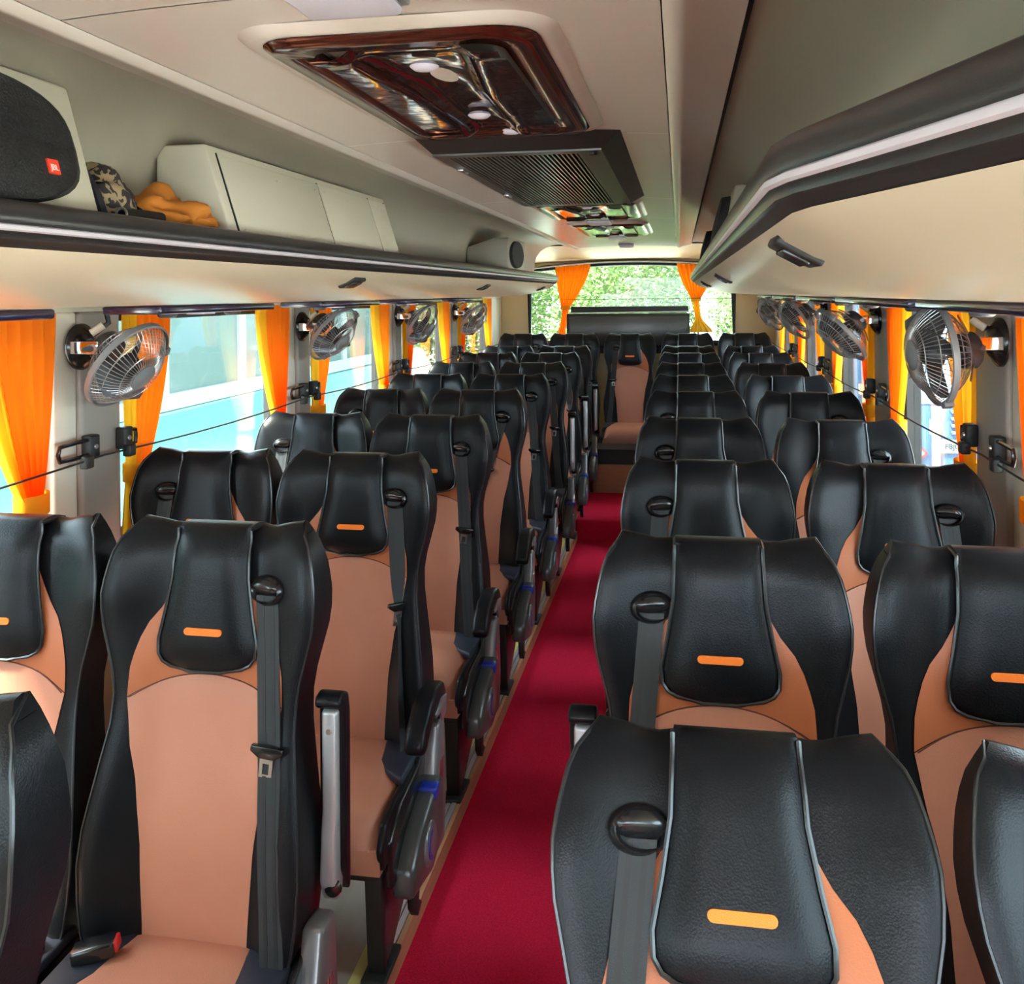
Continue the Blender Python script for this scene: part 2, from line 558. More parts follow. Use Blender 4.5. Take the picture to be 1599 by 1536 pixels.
# rear sloping ceiling
m = MB()
def rs(i, j):
    x = XL + (XR - XL) * i / 16
    t = (x - MID) / 1.16
    z0 = 1.822 - 0.02 * t * t
    z1 = 1.745 - 0.05 * t * t
    return (x, YC - 0.02 + (Y1 - YC + 0.03) * j / 6, z0 + (z1 - z0) * (j / 6.0) ** 1.2)
m.grid(rs, 17, 7)
m.build('rear_ceiling', 'yellow_wall', cl)
# the skin of the roof
m = MB()
m.box(XL - 0.1, XR + 0.1, Y0 - 0.1, Y1 + 0.1, 1.93, 1.97)
m.box(XL - 0.1, XL - 0.02, Y0 - 0.1, Y1 + 0.1, 1.58, 1.95)
m.box(XR + 0.02, XR + 0.1, Y0 - 0.1, Y1 + 0.1, 1.58, 1.95)
m.build('roof_skin', 'outer_skin', cl, smooth=False)

# ------------------------------------------------------------------ luggage racks
RE = 6.44
def rack(side):
    fx = (lambda x: x) if side == 'left' else mir
    def lipx(y):
        return 0.0 if side == 'left' or y > 0.80 else (0.80 - y) * 0.30
    ys = [-0.9, -0.4, 0.0, 0.3, 0.5, 0.65, 0.77, 0.83, 1.0, 1.5] + [2 + 0.5 * k for k in range(9)] + [RE]
    if side == 'left': ys = [Y0 + 0.2] + ys[6:]
    WALL = -1.53
    root = empty('luggage_rack', (fx(-1.2), 2.0, 1.44))
    def sw(prof, name, ma, cap=False, mi=None):
        m = MB()
        def f(i, j):
            x, z = prof[i]
            k = max(0.0, (x - WALL) / (-0.838 - WALL))       # share of the offset: full at the lip, none at the wall
            xx = fx(x) + lipx(ys[j]) * k
            return (xx - root.location.x, ys[j] - root.location.y, z - root.location.z)
        m.grid(f, len(prof), len(ys))
        if cap:
            base = len(prof)
            m.add([f(i, len(ys) - 1) for i in range(base)], [tuple(range(base))])
        return m.build(name, ma, root)
    under = [(-0.856, 1.527), (-0.870, 1.512), (-0.90, 1.495), (-0.95, 1.476), (-1.02, 1.460), (-1.10, 1.449), (-1.20, 1.442), (-1.35, 1.440), (-1.53, 1.440)]
    sw(under, 'underside_shell', 'rack_cream')
    lip_top = [(-0.875, 1.584), (-0.848, 1.589), (-0.839, 1.585), (-0.833, 1.572), (-0.833, 1.560), (-0.836, 1.556)]
    lip_mid = [(-0.836, 1.556), (-0.833, 1.554), (-0.833, 1.549), (-0.837, 1.547)]
    lip_low = [(-0.837, 1.547), (-0.840, 1.544), (-0.842, 1.538), (-0.848, 1.536), (-0.851, 1.531), (-0.858, 1.527)]
    lp = sw(lip_top, 'lip_profile', 'lip_dark')
    sw(lip_mid, 'light_strip', 'lip_strip')
    sw(lip_low, 'lip_profile', 'lip_dark')
    shelf = [(-0.875, 1.584), (-0.90, 1.578), (-1.12, 1.578)]
    sw(shelf, 'shelf', 'lip_dark')
    # end cap of the profile
    pts = under[::-1] + [(-0.846, 1.528), (-0.838, 1.549), (-0.831, 1.556), (-0.835, 1.572), (-0.846, 1.586), (-1.12, 1.578), (-1.12, 1.50)]
    m = MB()
    m.add([(fx(p[0]) - root.location.x, RE + 0.001 - root.location.y, p[1] - root.location.z) for p in pts], [tuple(range(len(pts)))])
    m.build('end_cap', 'rack_cream', root)
    return root
tag(rack('left'), 'long cream overhead luggage rack with dark edge along the left windows', 'luggage rack')
tag(rack('right'), 'cream overhead luggage rack with curved dark edge at upper right', 'luggage rack')

# little black switch units let into the rack undersides
def switch_unit(x, y, z, nx, label, group):
    root = empty('switch_unit', (x, y, z))
    nz_ = Vector((nx, 0, -1)).normalized()
    root.rotation_euler = Matrix((Vector((0, 1, 0)).cross(nz_), Vector((0, 1, 0)), nz_)).transposed().to_euler()
    MB().box(-0.028, 0.028, -0.045, 0.045, -0.012, 0.006).build('frame', 'matt_black', root, bevel=0.004)
    for k in (-1, 0, 1):
        MB().box(-0.016, 0.016, k * 0.024 - 0.009, k * 0.024 + 0.009, 0.004, 0.010).build('key', 'black_plastic', root, bevel=0.002)
    tag(root, label, 'switch unit', group)
LG = 'black units in the rack undersides'
switch_unit(-0.898, 2.47, 1.4955, 0.45, 'black switch unit in left rack underside, nearest to the camera', LG)
switch_unit(-0.905, 4.27, 1.493, 0.42, 'black switch unit in left rack underside, below the grey speaker', LG)
switch_unit(-0.905, 6.10, 1.493, 0.42, 'black switch unit at the far end of the left rack', LG)
switch_unit(mir(-0.886), 1.06, 1.503, -0.55, 'large black switch unit in right rack underside near its bend', LG)
switch_unit(mir(-0.890), 2.86, 1.500, -0.50, 'second black switch unit along the right rack underside', LG)
switch_unit(mir(-0.890), 4.70, 1.500, -0.50, 'farthest black switch unit along the right rack underside', LG)

# passenger service strips below the racks
def service_strip(side, y0, y1, label):
    fx = (lambda x: x) if side == 'left' else mir
    cy = (y0 + y1) / 2
    root = empty('service_strip', (fx(-1.33), cy, 1.44))
    a, b = sorted((fx(-1.26) - root.location.x, fx(-1.42) - root.location.x))
    MB().box(a, b, y0 - cy, y1 - cy, -0.022, -0.001).build('housing', 'psu_dark', root, bevel=0.006)
    for k in range(2):
        yy = (k - 0.5) * (y1 - y0) * 0.55
        MB().lathe([(0.018, -0.034), (0.024, -0.030), (0.026, -0.021)], 12, Matrix.Translation((0, yy, 0))).build('air_nozzle', 'psu_grey', root)
    MB().box(a * 0.3, b * 0.3, -0.04, 0.04, -0.028, -0.020).build('reading_lamp', 'lamp_lens', root, bevel=0.003)
    tag(root, label, 'service panel', 'glossy dark strips under the luggage racks')
ords = ['nearest', 'second', 'third', 'fourth', 'fifth', 'sixth']
for k in range(5):
    service_strip('left', 1.05 + k * 1.05, 1.05 + k * 1.05 + 0.66, '%s glossy dark service strip under the left luggage rack' % ords[k])
    service_strip('right', 1.15 + k * 1.05, 1.15 + k * 1.05 + 0.98, '%s glossy dark service strip under the right luggage rack' % ords[k])

# ------------------------------------------------------------------ ceiling fittings
def hatch(x0, x1, y0, y1, label, big):
    cx, cy = (x0 + x1) / 2, (y0 + y1) / 2
    root = empty('roof_hatch', (cx, cy, 1.806))
    hx, hy = (x1 - x0) / 2, (y1 - y0) / 2
    def rr(hx, hy, r, n=5):
        pts = []
        for sx, sy, a0 in ((1, 1, 0), (-1, 1, 90), (-1, -1, 180), (1, -1, 270)):
            for k in range(n + 1):
                a = R(a0 + 90 * k / n)
                pts.append((sx * (hx - r) + r * math.cos(a), sy * (hy - r) + r * math.sin(a)))
        return pts
    # pale surround, wood frame, recessed glossy lid with raised ribs
    rings = [(hx + 0.035, hy + 0.03, 0.07, 0.004), (hx + 0.02, hy + 0.018, 0.065, -0.007), (hx + 0.004, hy + 0.004, 0.06, -0.007)]
    P = [rr(a, b, r) for a, b, r, z in rings]
    nn = len(P[0])
    MB().grid(lambda i, j: (*P[j][i], rings[j][3]), nn, 3, True).build('surround', 'ceiling_vinyl', root)
    rings2 = [(hx + 0.004, hy + 0.004, 0.06, -0.008), (hx - 0.006, hy - 0.006, 0.055, -0.016), (hx - 0.050, hy - 0.060, 0.04, -0.012), (hx - 0.058, hy - 0.07, 0.035, 0.000)]
    P2 = [rr(a, b, r) for a, b, r, z in rings2]
    MB().grid(lambda i, j: (*P2[j][i], rings2[j][3]), nn, 4, True).build('frame', 'rosewood', root)
    m = MB()
    n1, n2 = 33, 33
    def lid(i, j):
        u, v = i / (n1 - 1) * 2 - 1, j / (n2 - 1) * 2 - 1
        x, y = u * (hx - 0.055), v * (hy - 0.066)
        # two raised side wings and a triangular middle
        d = abs(u) - (0.34 + 0.30 * max(0, -v))
        z = 0.0 - 0.016 * (1 / (1 + math.exp(-d * 24))) - 0.010 * math.exp(-((abs(v) - 0.95) / 0.08) ** 2)
        z += 0.008 * math.exp(-((u) ** 2 + (v + 0.3) ** 2) / 0.08)
        return (x, y, z)
    m.grid(lid, n1, n2)
    m.build('lid', 'smoked_gloss', root)
    for sx in (-1, 1):
        pts = [(sx * (hx - 0.055) * 0.62, -(hy - 0.066) * 0.86, -0.012), (sx * (hx - 0.055) * 0.44, -(hy - 0.066) * 0.2, -0.013), (sx * (hx - 0.055) * 0.36, (hy - 0.066) * 0.9, -0.012)]
        MB().tube(pts, 0.0035, 6).build('rib', 'chrome' if not big else 'smoked_gloss', root)
    for (u, v) in ((0.0, -0.55), (0.0, 0.42), (0.15, 0.88)):
        MB().lathe([(0.018, -0.004), (0.022, -0.009), (0.016, -0.014), (0.004, -0.015)], 16, Matrix.Translation((u * hx, v * hy, 0.0))).build('cap', 'lamp_lens', root)
    tag(root, label, 'roof hatch', 'glossy panels in the ceiling')
hatch(-0.555, -0.180, 1.15, 1.94, 'large dark rosewood-framed glossy roof hatch nearest to the camera', True)
hatch(-0.545, -0.165, 3.50, 4.20, 'glossy ceiling hatch just behind the slatted air grille', False)
hatch(-0.525, -0.175, 4.62, 5.45, 'farthest small glossy ceiling hatch near the rear window', False)

# slatted return-air grille in a dropped frame
root = empty('air_grille', (-0.335, 2.66, 1.80))
x0, x1, y0, y1 = -0.245, 0.225, -0.69, 0.69
m = MB()
zf = -0.024
for a, b in (((x0, y0, 0.01), (x1, y0, 0.01)),):
    pass
out = [(x0, y0), (x1, y0), (x1, y1), (x0, y1)]
inn = [(x0 + 0.035, y0 + 0.06), (x1 - 0.055, y0 + 0.06), (x1 - 0.055, y1 - 0.05), (x0 + 0.035, y1 - 0.05)]
m.grid(lambda i, j: ((*out[i], 0.012) if j == 0 else (*inn[i], zf)), 4, 2, True)
m.build('slanted_frame', 'matt_black', root, smooth=False)
fx0, fx1, fy0, fy1 = inn[0][0], inn[1][0], inn[0][1], inn[2][1]
sx0, sx1, sy0, sy1 = fx0 + 0.03, fx1 - 0.055, fy0 + 0.04, fy1 - 0.05
m = MB()
m.box(fx0, sx0, fy0, fy1, zf - 0.004, zf)
m.box(sx1, fx1, fy0, fy1, zf - 0.004, zf)
m.box(sx0, sx1, fy0, sy0, zf - 0.004, zf)
m.box(sx0, sx1, sy1, fy1, zf - 0.004, zf)
m.build('border', 'grille_metal', root, smooth=False)
MB().box(sx0, sx1, sy0, sy1, zf + 0.010, zf + 0.014).build('backing', 'grille_slot', root, smooth=False)
NS = 27
sl = MB().prism([(-0.0022, -0.004), (0.0022, -0.004), (0.0022, 0.004), (-0.0022, 0.004)], -(sy1 - sy0) / 2, (sy1 - sy0) / 2, 'y').mesh('slat', 'grille_metal', smooth=False)
for k in range(NS):
    o = link('slat', sl, root)
    o.location = (sx0 + (sx1 - sx0) * (k + 0.5) / NS, (sy0 + sy1) / 2, zf)
for px, py in ((fx0 + 0.012, fy0 + 0.25), (fx0 + 0.012, fy1 - 0.4)):
    MB().box(px - 0.008, px + 0.008, py - 0.03, py + 0.03, zf - 0.010, zf - 0.003).build('latch', 'steel', root, bevel=0.002)
for px, py in ((fx1 - 0.02, fy0 + 0.03), (fx1 - 0.02, fy1 - 0.03)):
    MB().lathe([(0.008, -0.006), (0.008, 0)], 10, Matrix.Translation((px, py, zf - 0.004))).build('screw', 'matt_black', root)
tag(root, 'black framed slatted air-conditioning grille dropped below the ceiling', 'air grille')

def ceiling_lamp(y, hx, hy, label):
    root = empty('ceiling_lamp', (-0.37, y, 1.808))
    MB().box(-hx - 0.006, hx + 0.006, -hy - 0.006, hy + 0.006, -0.010, 0.0).build('base', 'silver_plastic', root, bevel=0.003)
    MB().box(-hx, hx, -hy, hy, -0.024, -0.009).build('lens', 'lamp_lens', root, bevel=0.008)
    tag(root, label, 'ceiling lamp', 'small pale ceiling lamps')
ceiling_lamp(0.968, 0.058, 0.075, 'pale lilac ceiling lamp cut off by the top edge of the picture')
ceiling_lamp(4.40, 0.055, 0.09, 'pale ceiling lamp between the two small glossy hatches')
ceiling_lamp(5.66, 0.05, 0.07, 'pale ceiling lamp just behind the farthest glossy hatch')
ceiling_lamp(6.70, 0.05, 0.06, 'small pale ceiling lamp closest to the rear window')

# ------------------------------------------------------------------ seats
ZT, ZBOT = 1.04, 0.33                  # top and bottom of a backrest
W_TAB = [(0, .163), (.008, .175), (.025, .189), (.05, .199), (.08, .2055), (.12, .2095), (.16, .206), (.21, .194), (.26, .182), (.30, .177), (.35, .179), (.42, .191), (.50, .204), (.56, .209), (.63, .205), (.68, .198), (.71, .190)]
B_TAB = [(.06, .058), (.10, .078), (.135, .098), (.18, .132), (.24, .149), (.29, .152), (.35, .142), (.45, .120), (.55, .108), (.70, .100), (.71, .100)]
BOL = [(0, .012), (.05, .026), (.11, .034), (.2, .024), (.29, .018), (.4, .030), (.55, .044), (.71, .046)]
THK = [(0, .050), (.06, .075), (.15, .085), (.3, .085), (.5, .095), (.71, .10)]
def w_(d): return lerp_tab(W_TAB, d)
def yc_(d): return -0.09 * d / 0.71 - 0.012 * math.sin(math.pi * min(1, max(0, (d - .35) / .36))) + 0.018 * max(0, 1 - d / 0.05) ** 2
def sm(a, b, x):
    t = min(1, max(0, (x - a) / (b - a)))
    return t * t * (3 - 2 * t)
def front_y(x, d):
    t = abs(x) / w_(d)
    return yc_(d) - lerp_tab(BOL, d) * (sm(0.40, 0.98, t) - 0.10 * sm(0.93, 1.0, t))
def zz(x, d):
    t = min(1, abs(x) / w_(d))
    return ZT - d + 0.009 * (t ** 3) * max(0, 1 - d / 0.07) - 0.006 * math.exp(-((t - 0.6) / 0.15) ** 2) * max(0, 1 - d / 0.05)
DS = [.71, .68, .63, .57, .51, .45, .39, .34, .29, .25, .21, .17, .14, .11, .085, .06, .04, .022, .008]
NC = 19
TT = [-1, -.97, -.92, -.85, -.76, -.66, -.55, -.42, -.22, 0, .22, .42, .55, .66, .76, .85, .92, .97, 1]

def shell_mesh():
    m = MB()
    rows = []
    for d in DS:
        rows.append([(t * w_(d), front_y(t * w_(d), d), zz(t * w_(d), d)) for t in TT])
    y0 = yc_(0)
    for k in range(1, 4):               # over the top
        a = k / 4
        rows.append([(t * w_(0) * 0.995, front_y(t * w_(0), 0.0) + a * (THK[0][1]) , zz(t * w_(0), 0) + 0.010 * math.sin(math.pi * a)) for t in TT])
    for d in DS[::-1]:
        rows.append([(t * w_(d), yc_(d) + lerp_tab(THK, d) - 0.02 * abs(t) ** 4, zz(t * w_(d), d)) for t in TT])
    n = len(TT)
    m.grid(lambda i, j: rows[j][i], n, len(rows))
    nd = len(DS)
    # sides: match the front rows with the back rows
    for col in (0, n - 1):
        for k in range(nd - 1):
            a, b = rows[k][col], rows[k + 1][col]
            c, d = rows[len(rows) - 2 - k][col], rows[len(rows) - 1 - k][col]
            q = [Vector(d).lerp(Vector(a), 0.5), Vector(c).lerp(Vector(b), 0.5)]
            for v in q:
                v.x *= 1.012
            m.add([a, b, q[1], q[0]], [(0, 1, 2, 3)])
            m.add([q[0], q[1], c, d], [(0, 1, 2, 3)])
        top = [rows[k][col] for k in range(nd - 1, len(rows) - nd + 1)]
        m.add(top, [tuple(range(len(top)))])
    bot = rows[0] + rows[-1][::-1]
    m.add(bot, [tuple(range(len(bot)))])
    return m.mesh('backrest', 'black_leather', weld=True)

def panel_mesh(lower):
    """brown insert: below or above its arched seam"""
    m = MB()
    nu, nv = 15, 16 if lower else 10
    def seam(t): return 0.250 + 0.045 * t * t
    def f(i, j):
        t = i / (nu - 1) * 2 - 1
        if lower:
            d = seam(t) + 0.0008 + (0.708 - seam(t)) * j / (nv - 1)
        else:
            d = 0.06 + (seam(t) - 0.0008 - 0.06) * j / (nv - 1)
        x = t * lerp_tab(B_TAB, d)
        e = 1 - abs(t) ** 6
        ed = min(1, min(j, nv - 1 - j) / 1.5) if lower else min(1, (nv - 1 - j) / 1.5)
        return (x, front_y(x, d) - 0.0065 * e * (0.5 + 0.5 * ed) - 0.0018, ZT - d)
    m.grid(f, nu, nv)
    return m.mesh('lower_panel' if lower else 'upper_panel', 'brown_leather_lit' if lower else 'brown_leather_shaded')

FH = [(0, .073), (.08, .076), (.14, .086), (.19, .0965), (.215, .095), (.228, .086), (.236, .070), (.240, .045)]
def flap_y(x, d):
    t = abs(x) / max(1e-4, lerp_tab(FH, d))
    e = max(0, 1 - t ** 4)
    k = sm(0.245, 0.20, d)
    return yc_(d) - 0.0125 - (0.020 * e * (0.35 + 0.65 * k))
def flap_mesh():
    m = MB()
    nu = 17
    fd = [.240, .236, .228, .215, .19, .165, .14, .11, .08, .05, .028, .012]
    rows = []
    for d in fd:
        h = lerp_tab(FH, d)
        rows.append([(h * math.sin((i / (nu - 1) - .5) * math.pi), flap_y(h * math.sin((i / (nu - 1) - .5) * math.pi), d), ZT - d) for i in range(nu)])
    for k in range(1, 6):
        a = k / 5
        rows.append([(0.073 * math.sin((i / (nu - 1) - .5) * math.pi), flap_y(0, .008) + a * 0.085, ZT + 0.004 + 0.010 * math.sin(math.pi * a) * (1 if 0 < i < nu - 1 else 0.2)) for i in range(nu)])
    rows.append([(p[0], p[1] + 0.004, ZT - 0.06) for p in rows[-1]])
    m.grid(lambda i, j: rows[j][i], nu, len(rows))
    return m.mesh('head_cushion', 'black_leather_soft'), rows
FLAP, frows = flap_mesh()
edge = [r[0] for r in frows[:-2]][::-1] + [((frows[0][0][0] + (frows[0][-1][0] - frows[0][0][0]) * k / 6), frows[0][8][1] + 0.003, ZT - 0.2425) for k in range(1, 6)] + [r[-1] for r in frows[:-2]]
FLAP_PIPE = MB().tube([(x, y - 0.003, z) for x, y, z in edge], 0.0032, 6).mesh('piping', 'piping')
SHELL = shell_mesh()
LOWER, UPPER = panel_mesh(True), panel_mesh(False)
pp = []
for s in (-1, 1):
    pts = [(s * w_(d) * 1.0, front_y(w_(d), d) - 0.0005, zz(w_(d), d)) for d in DS] + [(s * w_(0), front_y(w_(0), 0) + 0.03, zz(w_(0), 0) + 0.007)]
    pp.append(MB().tube(pts, 0.0027, 6).mesh('piping', 'piping'))
SEAM = MB().tube([(t * 0.149, front_y(t * 0.149, 0.25 + .045 * t * t) - 0.0055, ZT - 0.25 - .045 * t * t) for t in [(k / 8 - 1) * 0.985 for k in range(17)]], 0.0012, 5).mesh('seam', 'seam')
def tag_mesh():
    m = MB()
    hw, hh, d0 = 0.037, 0.0063, 0.168
    pts = []
    for s, a0 in ((1, -90), (-1, 90)):
        for k in range(7):
            a = R(a0 + 180 * k / 6)
            pts.append((s * (hw - hh) + hh * math.cos(a), hh * math.sin(a)))
    n = len(pts)
    vs = [(x, flap_y(x, d0 - z) - 0.0022, ZT - d0 + z) for x, z in pts] + [(x * 1.02, flap_y(x, d0 - z) + 0.004, ZT - d0 + z * 1.06) for x, z in pts]
    m.add(vs, [(k, (k + 1) % n, n + (k + 1) % n, n + k) for k in range(n)])
    mid = [(k - 6, 0) for k in range(0)]
    m.add([(x, flap_y(x, d0 - z) - 0.0022, ZT - d0 + z) for x, z in pts], [(0, 13, 1), (13, 12, 1), (12, 2, 1)] if False else [tuple(range(n))])
    return m.mesh('stitched_tag', 'orange_tag')
TAGM = tag_mesh()

def rounded_slab(x0, x1, y0, y1, z0, z1, r, name, ma, crown=0.0):
    m = MB()
    nu, nv = 13, 13
    def prof(k, n, a, b, r):            # denser near the ends
        t = k / (n - 1)
        t = 0.5 - 0.5 * math.cos(math.pi * t)
        return a + (b - a) * t
    def f(i, j):
        x, y = prof(i, nu, x0, x1, r), prof(j, nv, y0, y1, r)
        ex = max(0, 1 - min(x - x0, x1 - x) / r)
        ey = max(0, 1 - min(y - y0, y1 - y) / r)
        e = min(1, math.hypot(ex, ey))
        u, v = (x - x0) / (x1 - x0) * 2 - 1, (y - y0) / (y1 - y0) * 2 - 1
        return (x, y, z1 - r * (1 - math.sqrt(max(0, 1 - e * e))) + crown * (1 - u * u) * (1 - v * v))
    m.grid(f, nu, nv)
    top = [f(i, 0) for i in range(nu)] + [f(nu - 1, j) for j in range(1, nv)] + [f(i, nv - 1) for i in range(nu - 2, -1, -1)] + [f(0, j) for j in range(nv - 2, 0, -1)]
    n = len(top)
    m.add(top + [(p[0], p[1], z0) for p in top], [(k, (k + 1) % n, n + (k + 1) % n, n + k) for k in range(n)] + [tuple(range(n, 2 * n))])
    return m.mesh(name, ma, weld=True)
CUSH = rounded_slab(-0.198, 0.198, -0.445, -0.035, 0.215, 0.338, 0.07, 'seat_cushion', 'brown_leather_lit', 0.012)
GUSSET = [MB().prism([(-0.44, .225), (-0.45, .27), (-0.42, .318), (-0.36, .330), (-0.08, .326), (-0.08, .22)], s * 0.190, s * 0.207, 'x').mesh('side_gusset', 'black_leather', bevel=0.006) for s in (-1, 1)]
PADS = []
for s in (-1, 1):
    poly = [(s * 0.200, -0.09), (s * 0.105, -0.09), (s * 0.120, -0.20), (s * 0.150, -0.245), (s * 0.200, -0.28)]
    PADS.append(MB().prism(poly, 0.322, 0.3445, 'z').mesh('corner_pad', 'navy_pad', bevel=0.006))
PAN = MB().box(-0.185, 0.185, -0.42, -0.02, 0.185, 0.222).mesh('seat_pan', 'matt_black', bevel=0.006)
TUCK = MB().tube([(-0.19, -0.118, 0.332), (-0.1, -0.122, 0.337), (0.1, -0.122, 0.337), (0.19, -0.118, 0.332)], 0.006, 6).mesh('tuck_welt', 'seam')

def bezel_meshes(s):
    bx, bd = s * 0.112, 0.098
    by, bz = front_y(bx, bd), ZT - bd
    e_ = 0.02
    sx_ = (front_y(bx + e_, bd) - front_y(bx - e_, bd)) / (2 * e_)
    sd_ = (front_y(bx, bd + e_) - front_y(bx, bd - e_)) / (2 * e_)
    nz_ = Vector((sx_, -1, -sd_)).normalized()
    nx_ = Vector((1, sx_, 0)).normalized()
    ny_ = nz_.cross(nx_)
    T = Matrix.Translation(Vector((bx, by, bz)) + nz_ * 0.004) @ Matrix((nx_, ny_, nz_)).transposed().to_4x4()
    ring = MB()
    n = 24
    prof = [(1.0, -0.010), (1.06, -0.002), (1.0, 0.006), (0.86, 0.011), (0.74, 0.006), (0.70, -0.004)]
    ring.grid(lambda i, j: T @ Vector((0.036 * prof[j][0] * math.cos(2 * math.pi * i / n), 0.026 * prof[j][0] * math.sin(2 * math.pi * i / n), prof[j][1])), n, len(prof), True)
    a = ring.mesh('belt_guide', 'black_plastic')
    dome = MB()
    pts = []
    for j in range(7):
        row = []
        for i in range(13):
            u = i / 12 * 2 - 1
            lo = -0.002 - 0.010 * (1 - u * u) ** 0.5 if abs(u) < 1 else -0.002
            hi = 0.0235 * math.sqrt(max(0.0, 1 - (u * 0.93) ** 2))
            v = j / 6
            row.append(T @ Vector((0.033 * u, lo + (hi - lo) * v + 0.003, 0.002 + 0.016 * math.sin(math.pi * min(1, v * 1.0 + 0.0)) * (1 - 0.8 * u ** 4))))
        pts.append(row)
    dome.grid(lambda i, j: pts[j][i], 13, 7)
    b = dome.mesh('guide_cap', 'black_plastic')
    hole = MB().lathe([(0.0001, -0.004), (0.026, -0.004)], 18, T).mesh('slot', 'grille_slot')
    return a, b, hole
BEZ = {s: bezel_meshes(s) for s in (-1, 1)}

def strip_mesh(pts, wid, name='belt', ma='webbing', thick=0.0016):
    """ribbon along pts; each point (x, y, z, width factor, twist deg)"""
    m = MB()
    rows = []
    for p in pts:
        x, y, z, k, tw = p
        h = wid * k / 2
        cx, sx = math.cos(R(tw)), math.sin(R(tw))
        rows.append([(x - h * cx, y - h * sx - thick, z), (x + h * cx, y + h * sx - thick, z), (x + h * cx, y + h * sx + thick, z), (x - h * cx, y - h * sx + thick, z)])
    m.grid(lambda i, j: rows[j][i], 4, len(rows), True)
    return m.mesh(name, ma)
def belt_path(s, style):
    x0, d0 = s * 0.112, 0.106
    pts = []
    N = 14
    for k in range(N + 1):
        a = k / N
        if style == 'in':
            x = s * (0.112 - 0.10 * a)
            d = d0 + a * 0.33
        else:
            x = s * (0.112 + 0.055 * a)
            d = d0 + a * 0.60
        y = front_y(min(0.95, abs(x) / w_(d)) * w_(d), d)
        pts.append([x, y, ZT - d, 1, 0])
    # taut: keep the ribbon in front of the hollow
    yA, yB = pts[0][1] - 0.004, pts[-1][1] - 0.008
    for k, p in enumerate(pts):
        a = k / N
        p[1] = min(p[1] - 0.006, yA + (yB - yA) * a)
        if style == 'twist':
            p[3] = 1 - 0.65 * math.exp(-((a - .55) / .18) ** 2)
            p[4] = 75 * sm(0.2, 0.6, a) if s > 0 else -75 * sm(0.2, 0.6, a)
    return pts
BELT, STRIPE, TONGUE = {}, {}, {}
for s in (-1, 1):
    for sty in ('flat', 'twist', 'in'):
        pth = belt_path(s, sty)
        BELT[s, sty] = strip_mesh(pth, 0.042)
        STRIPE[s, sty] = [strip_mesh([(p[0] + o * p[3], p[1] - 0.0012, p[2], p[3], p[4]) for p in pth], 0.007, 'belt_stripe', 'matt_black', 0.0008) for o in (-0.009, 0.009)]
        i = 6 if sty != 'in' else 9
        p = Vector(pth[i][:3])
        T = Matrix.Translation(p + Vector((0, -0.008, 0))) @ Matrix.Rotation(s * R(6), 4, 'Y') @ (Matrix.Rotation(R(50 * s), 4, 'Z') if sty == 'twist' else Matrix.Identity(4))
        a = MB()
        pol = [(-.030, .012), (.030, .012), (.031, .002), (.014, -.009), (-.014, -.009), (-.031, .002)]
        a.prism(pol, -0.006, 0.005, 'y')
        ma = a.mesh('tongue_grip', 'black_plastic', bevel=0.002)
        ma.transform(T)
        b = MB()
        b.box(-.012, -.006, -.0025, .0005, -.046, -.006)
        b.box(.006, .012, -.0025, .0005, -.046, -.006)
        b.box(-.006, .006, -.0025, .0005, -.046, -.037)
        b.box(-.006, .006, -.0025, .0005, -.018, -.006)
        mb = b.mesh('tongue_blade', 'steel', smooth=False)
        mb.transform(T)
        TONGUE[s, sty] = (ma, mb)

def buckle_meshes(s):
    T = Matrix.Translation((s * 0.146, -0.165, 0.358)) @ Matrix.Rotation(s * R(-20), 4, 'Z') @ Matrix.Rotation(s * R(10), 4, 'Y')
    a = MB().box(-0.036, 0.036, -0.019, 0.019, -0.013, 0.013).mesh('buckle', 'black_plastic', bevel=0.005)
    x0, x1 = sorted((-s * 0.034, -s * 0.041))
    b = MB().box(x0, x1, -0.014, 0.014, -0.008, 0.010).mesh('release_button', 'red_plastic', bevel=0.002)
    a.transform(T); b.transform(T)
    return a, b
BUCK = {s: buckle_meshes(s) for s in (-1, 1)}

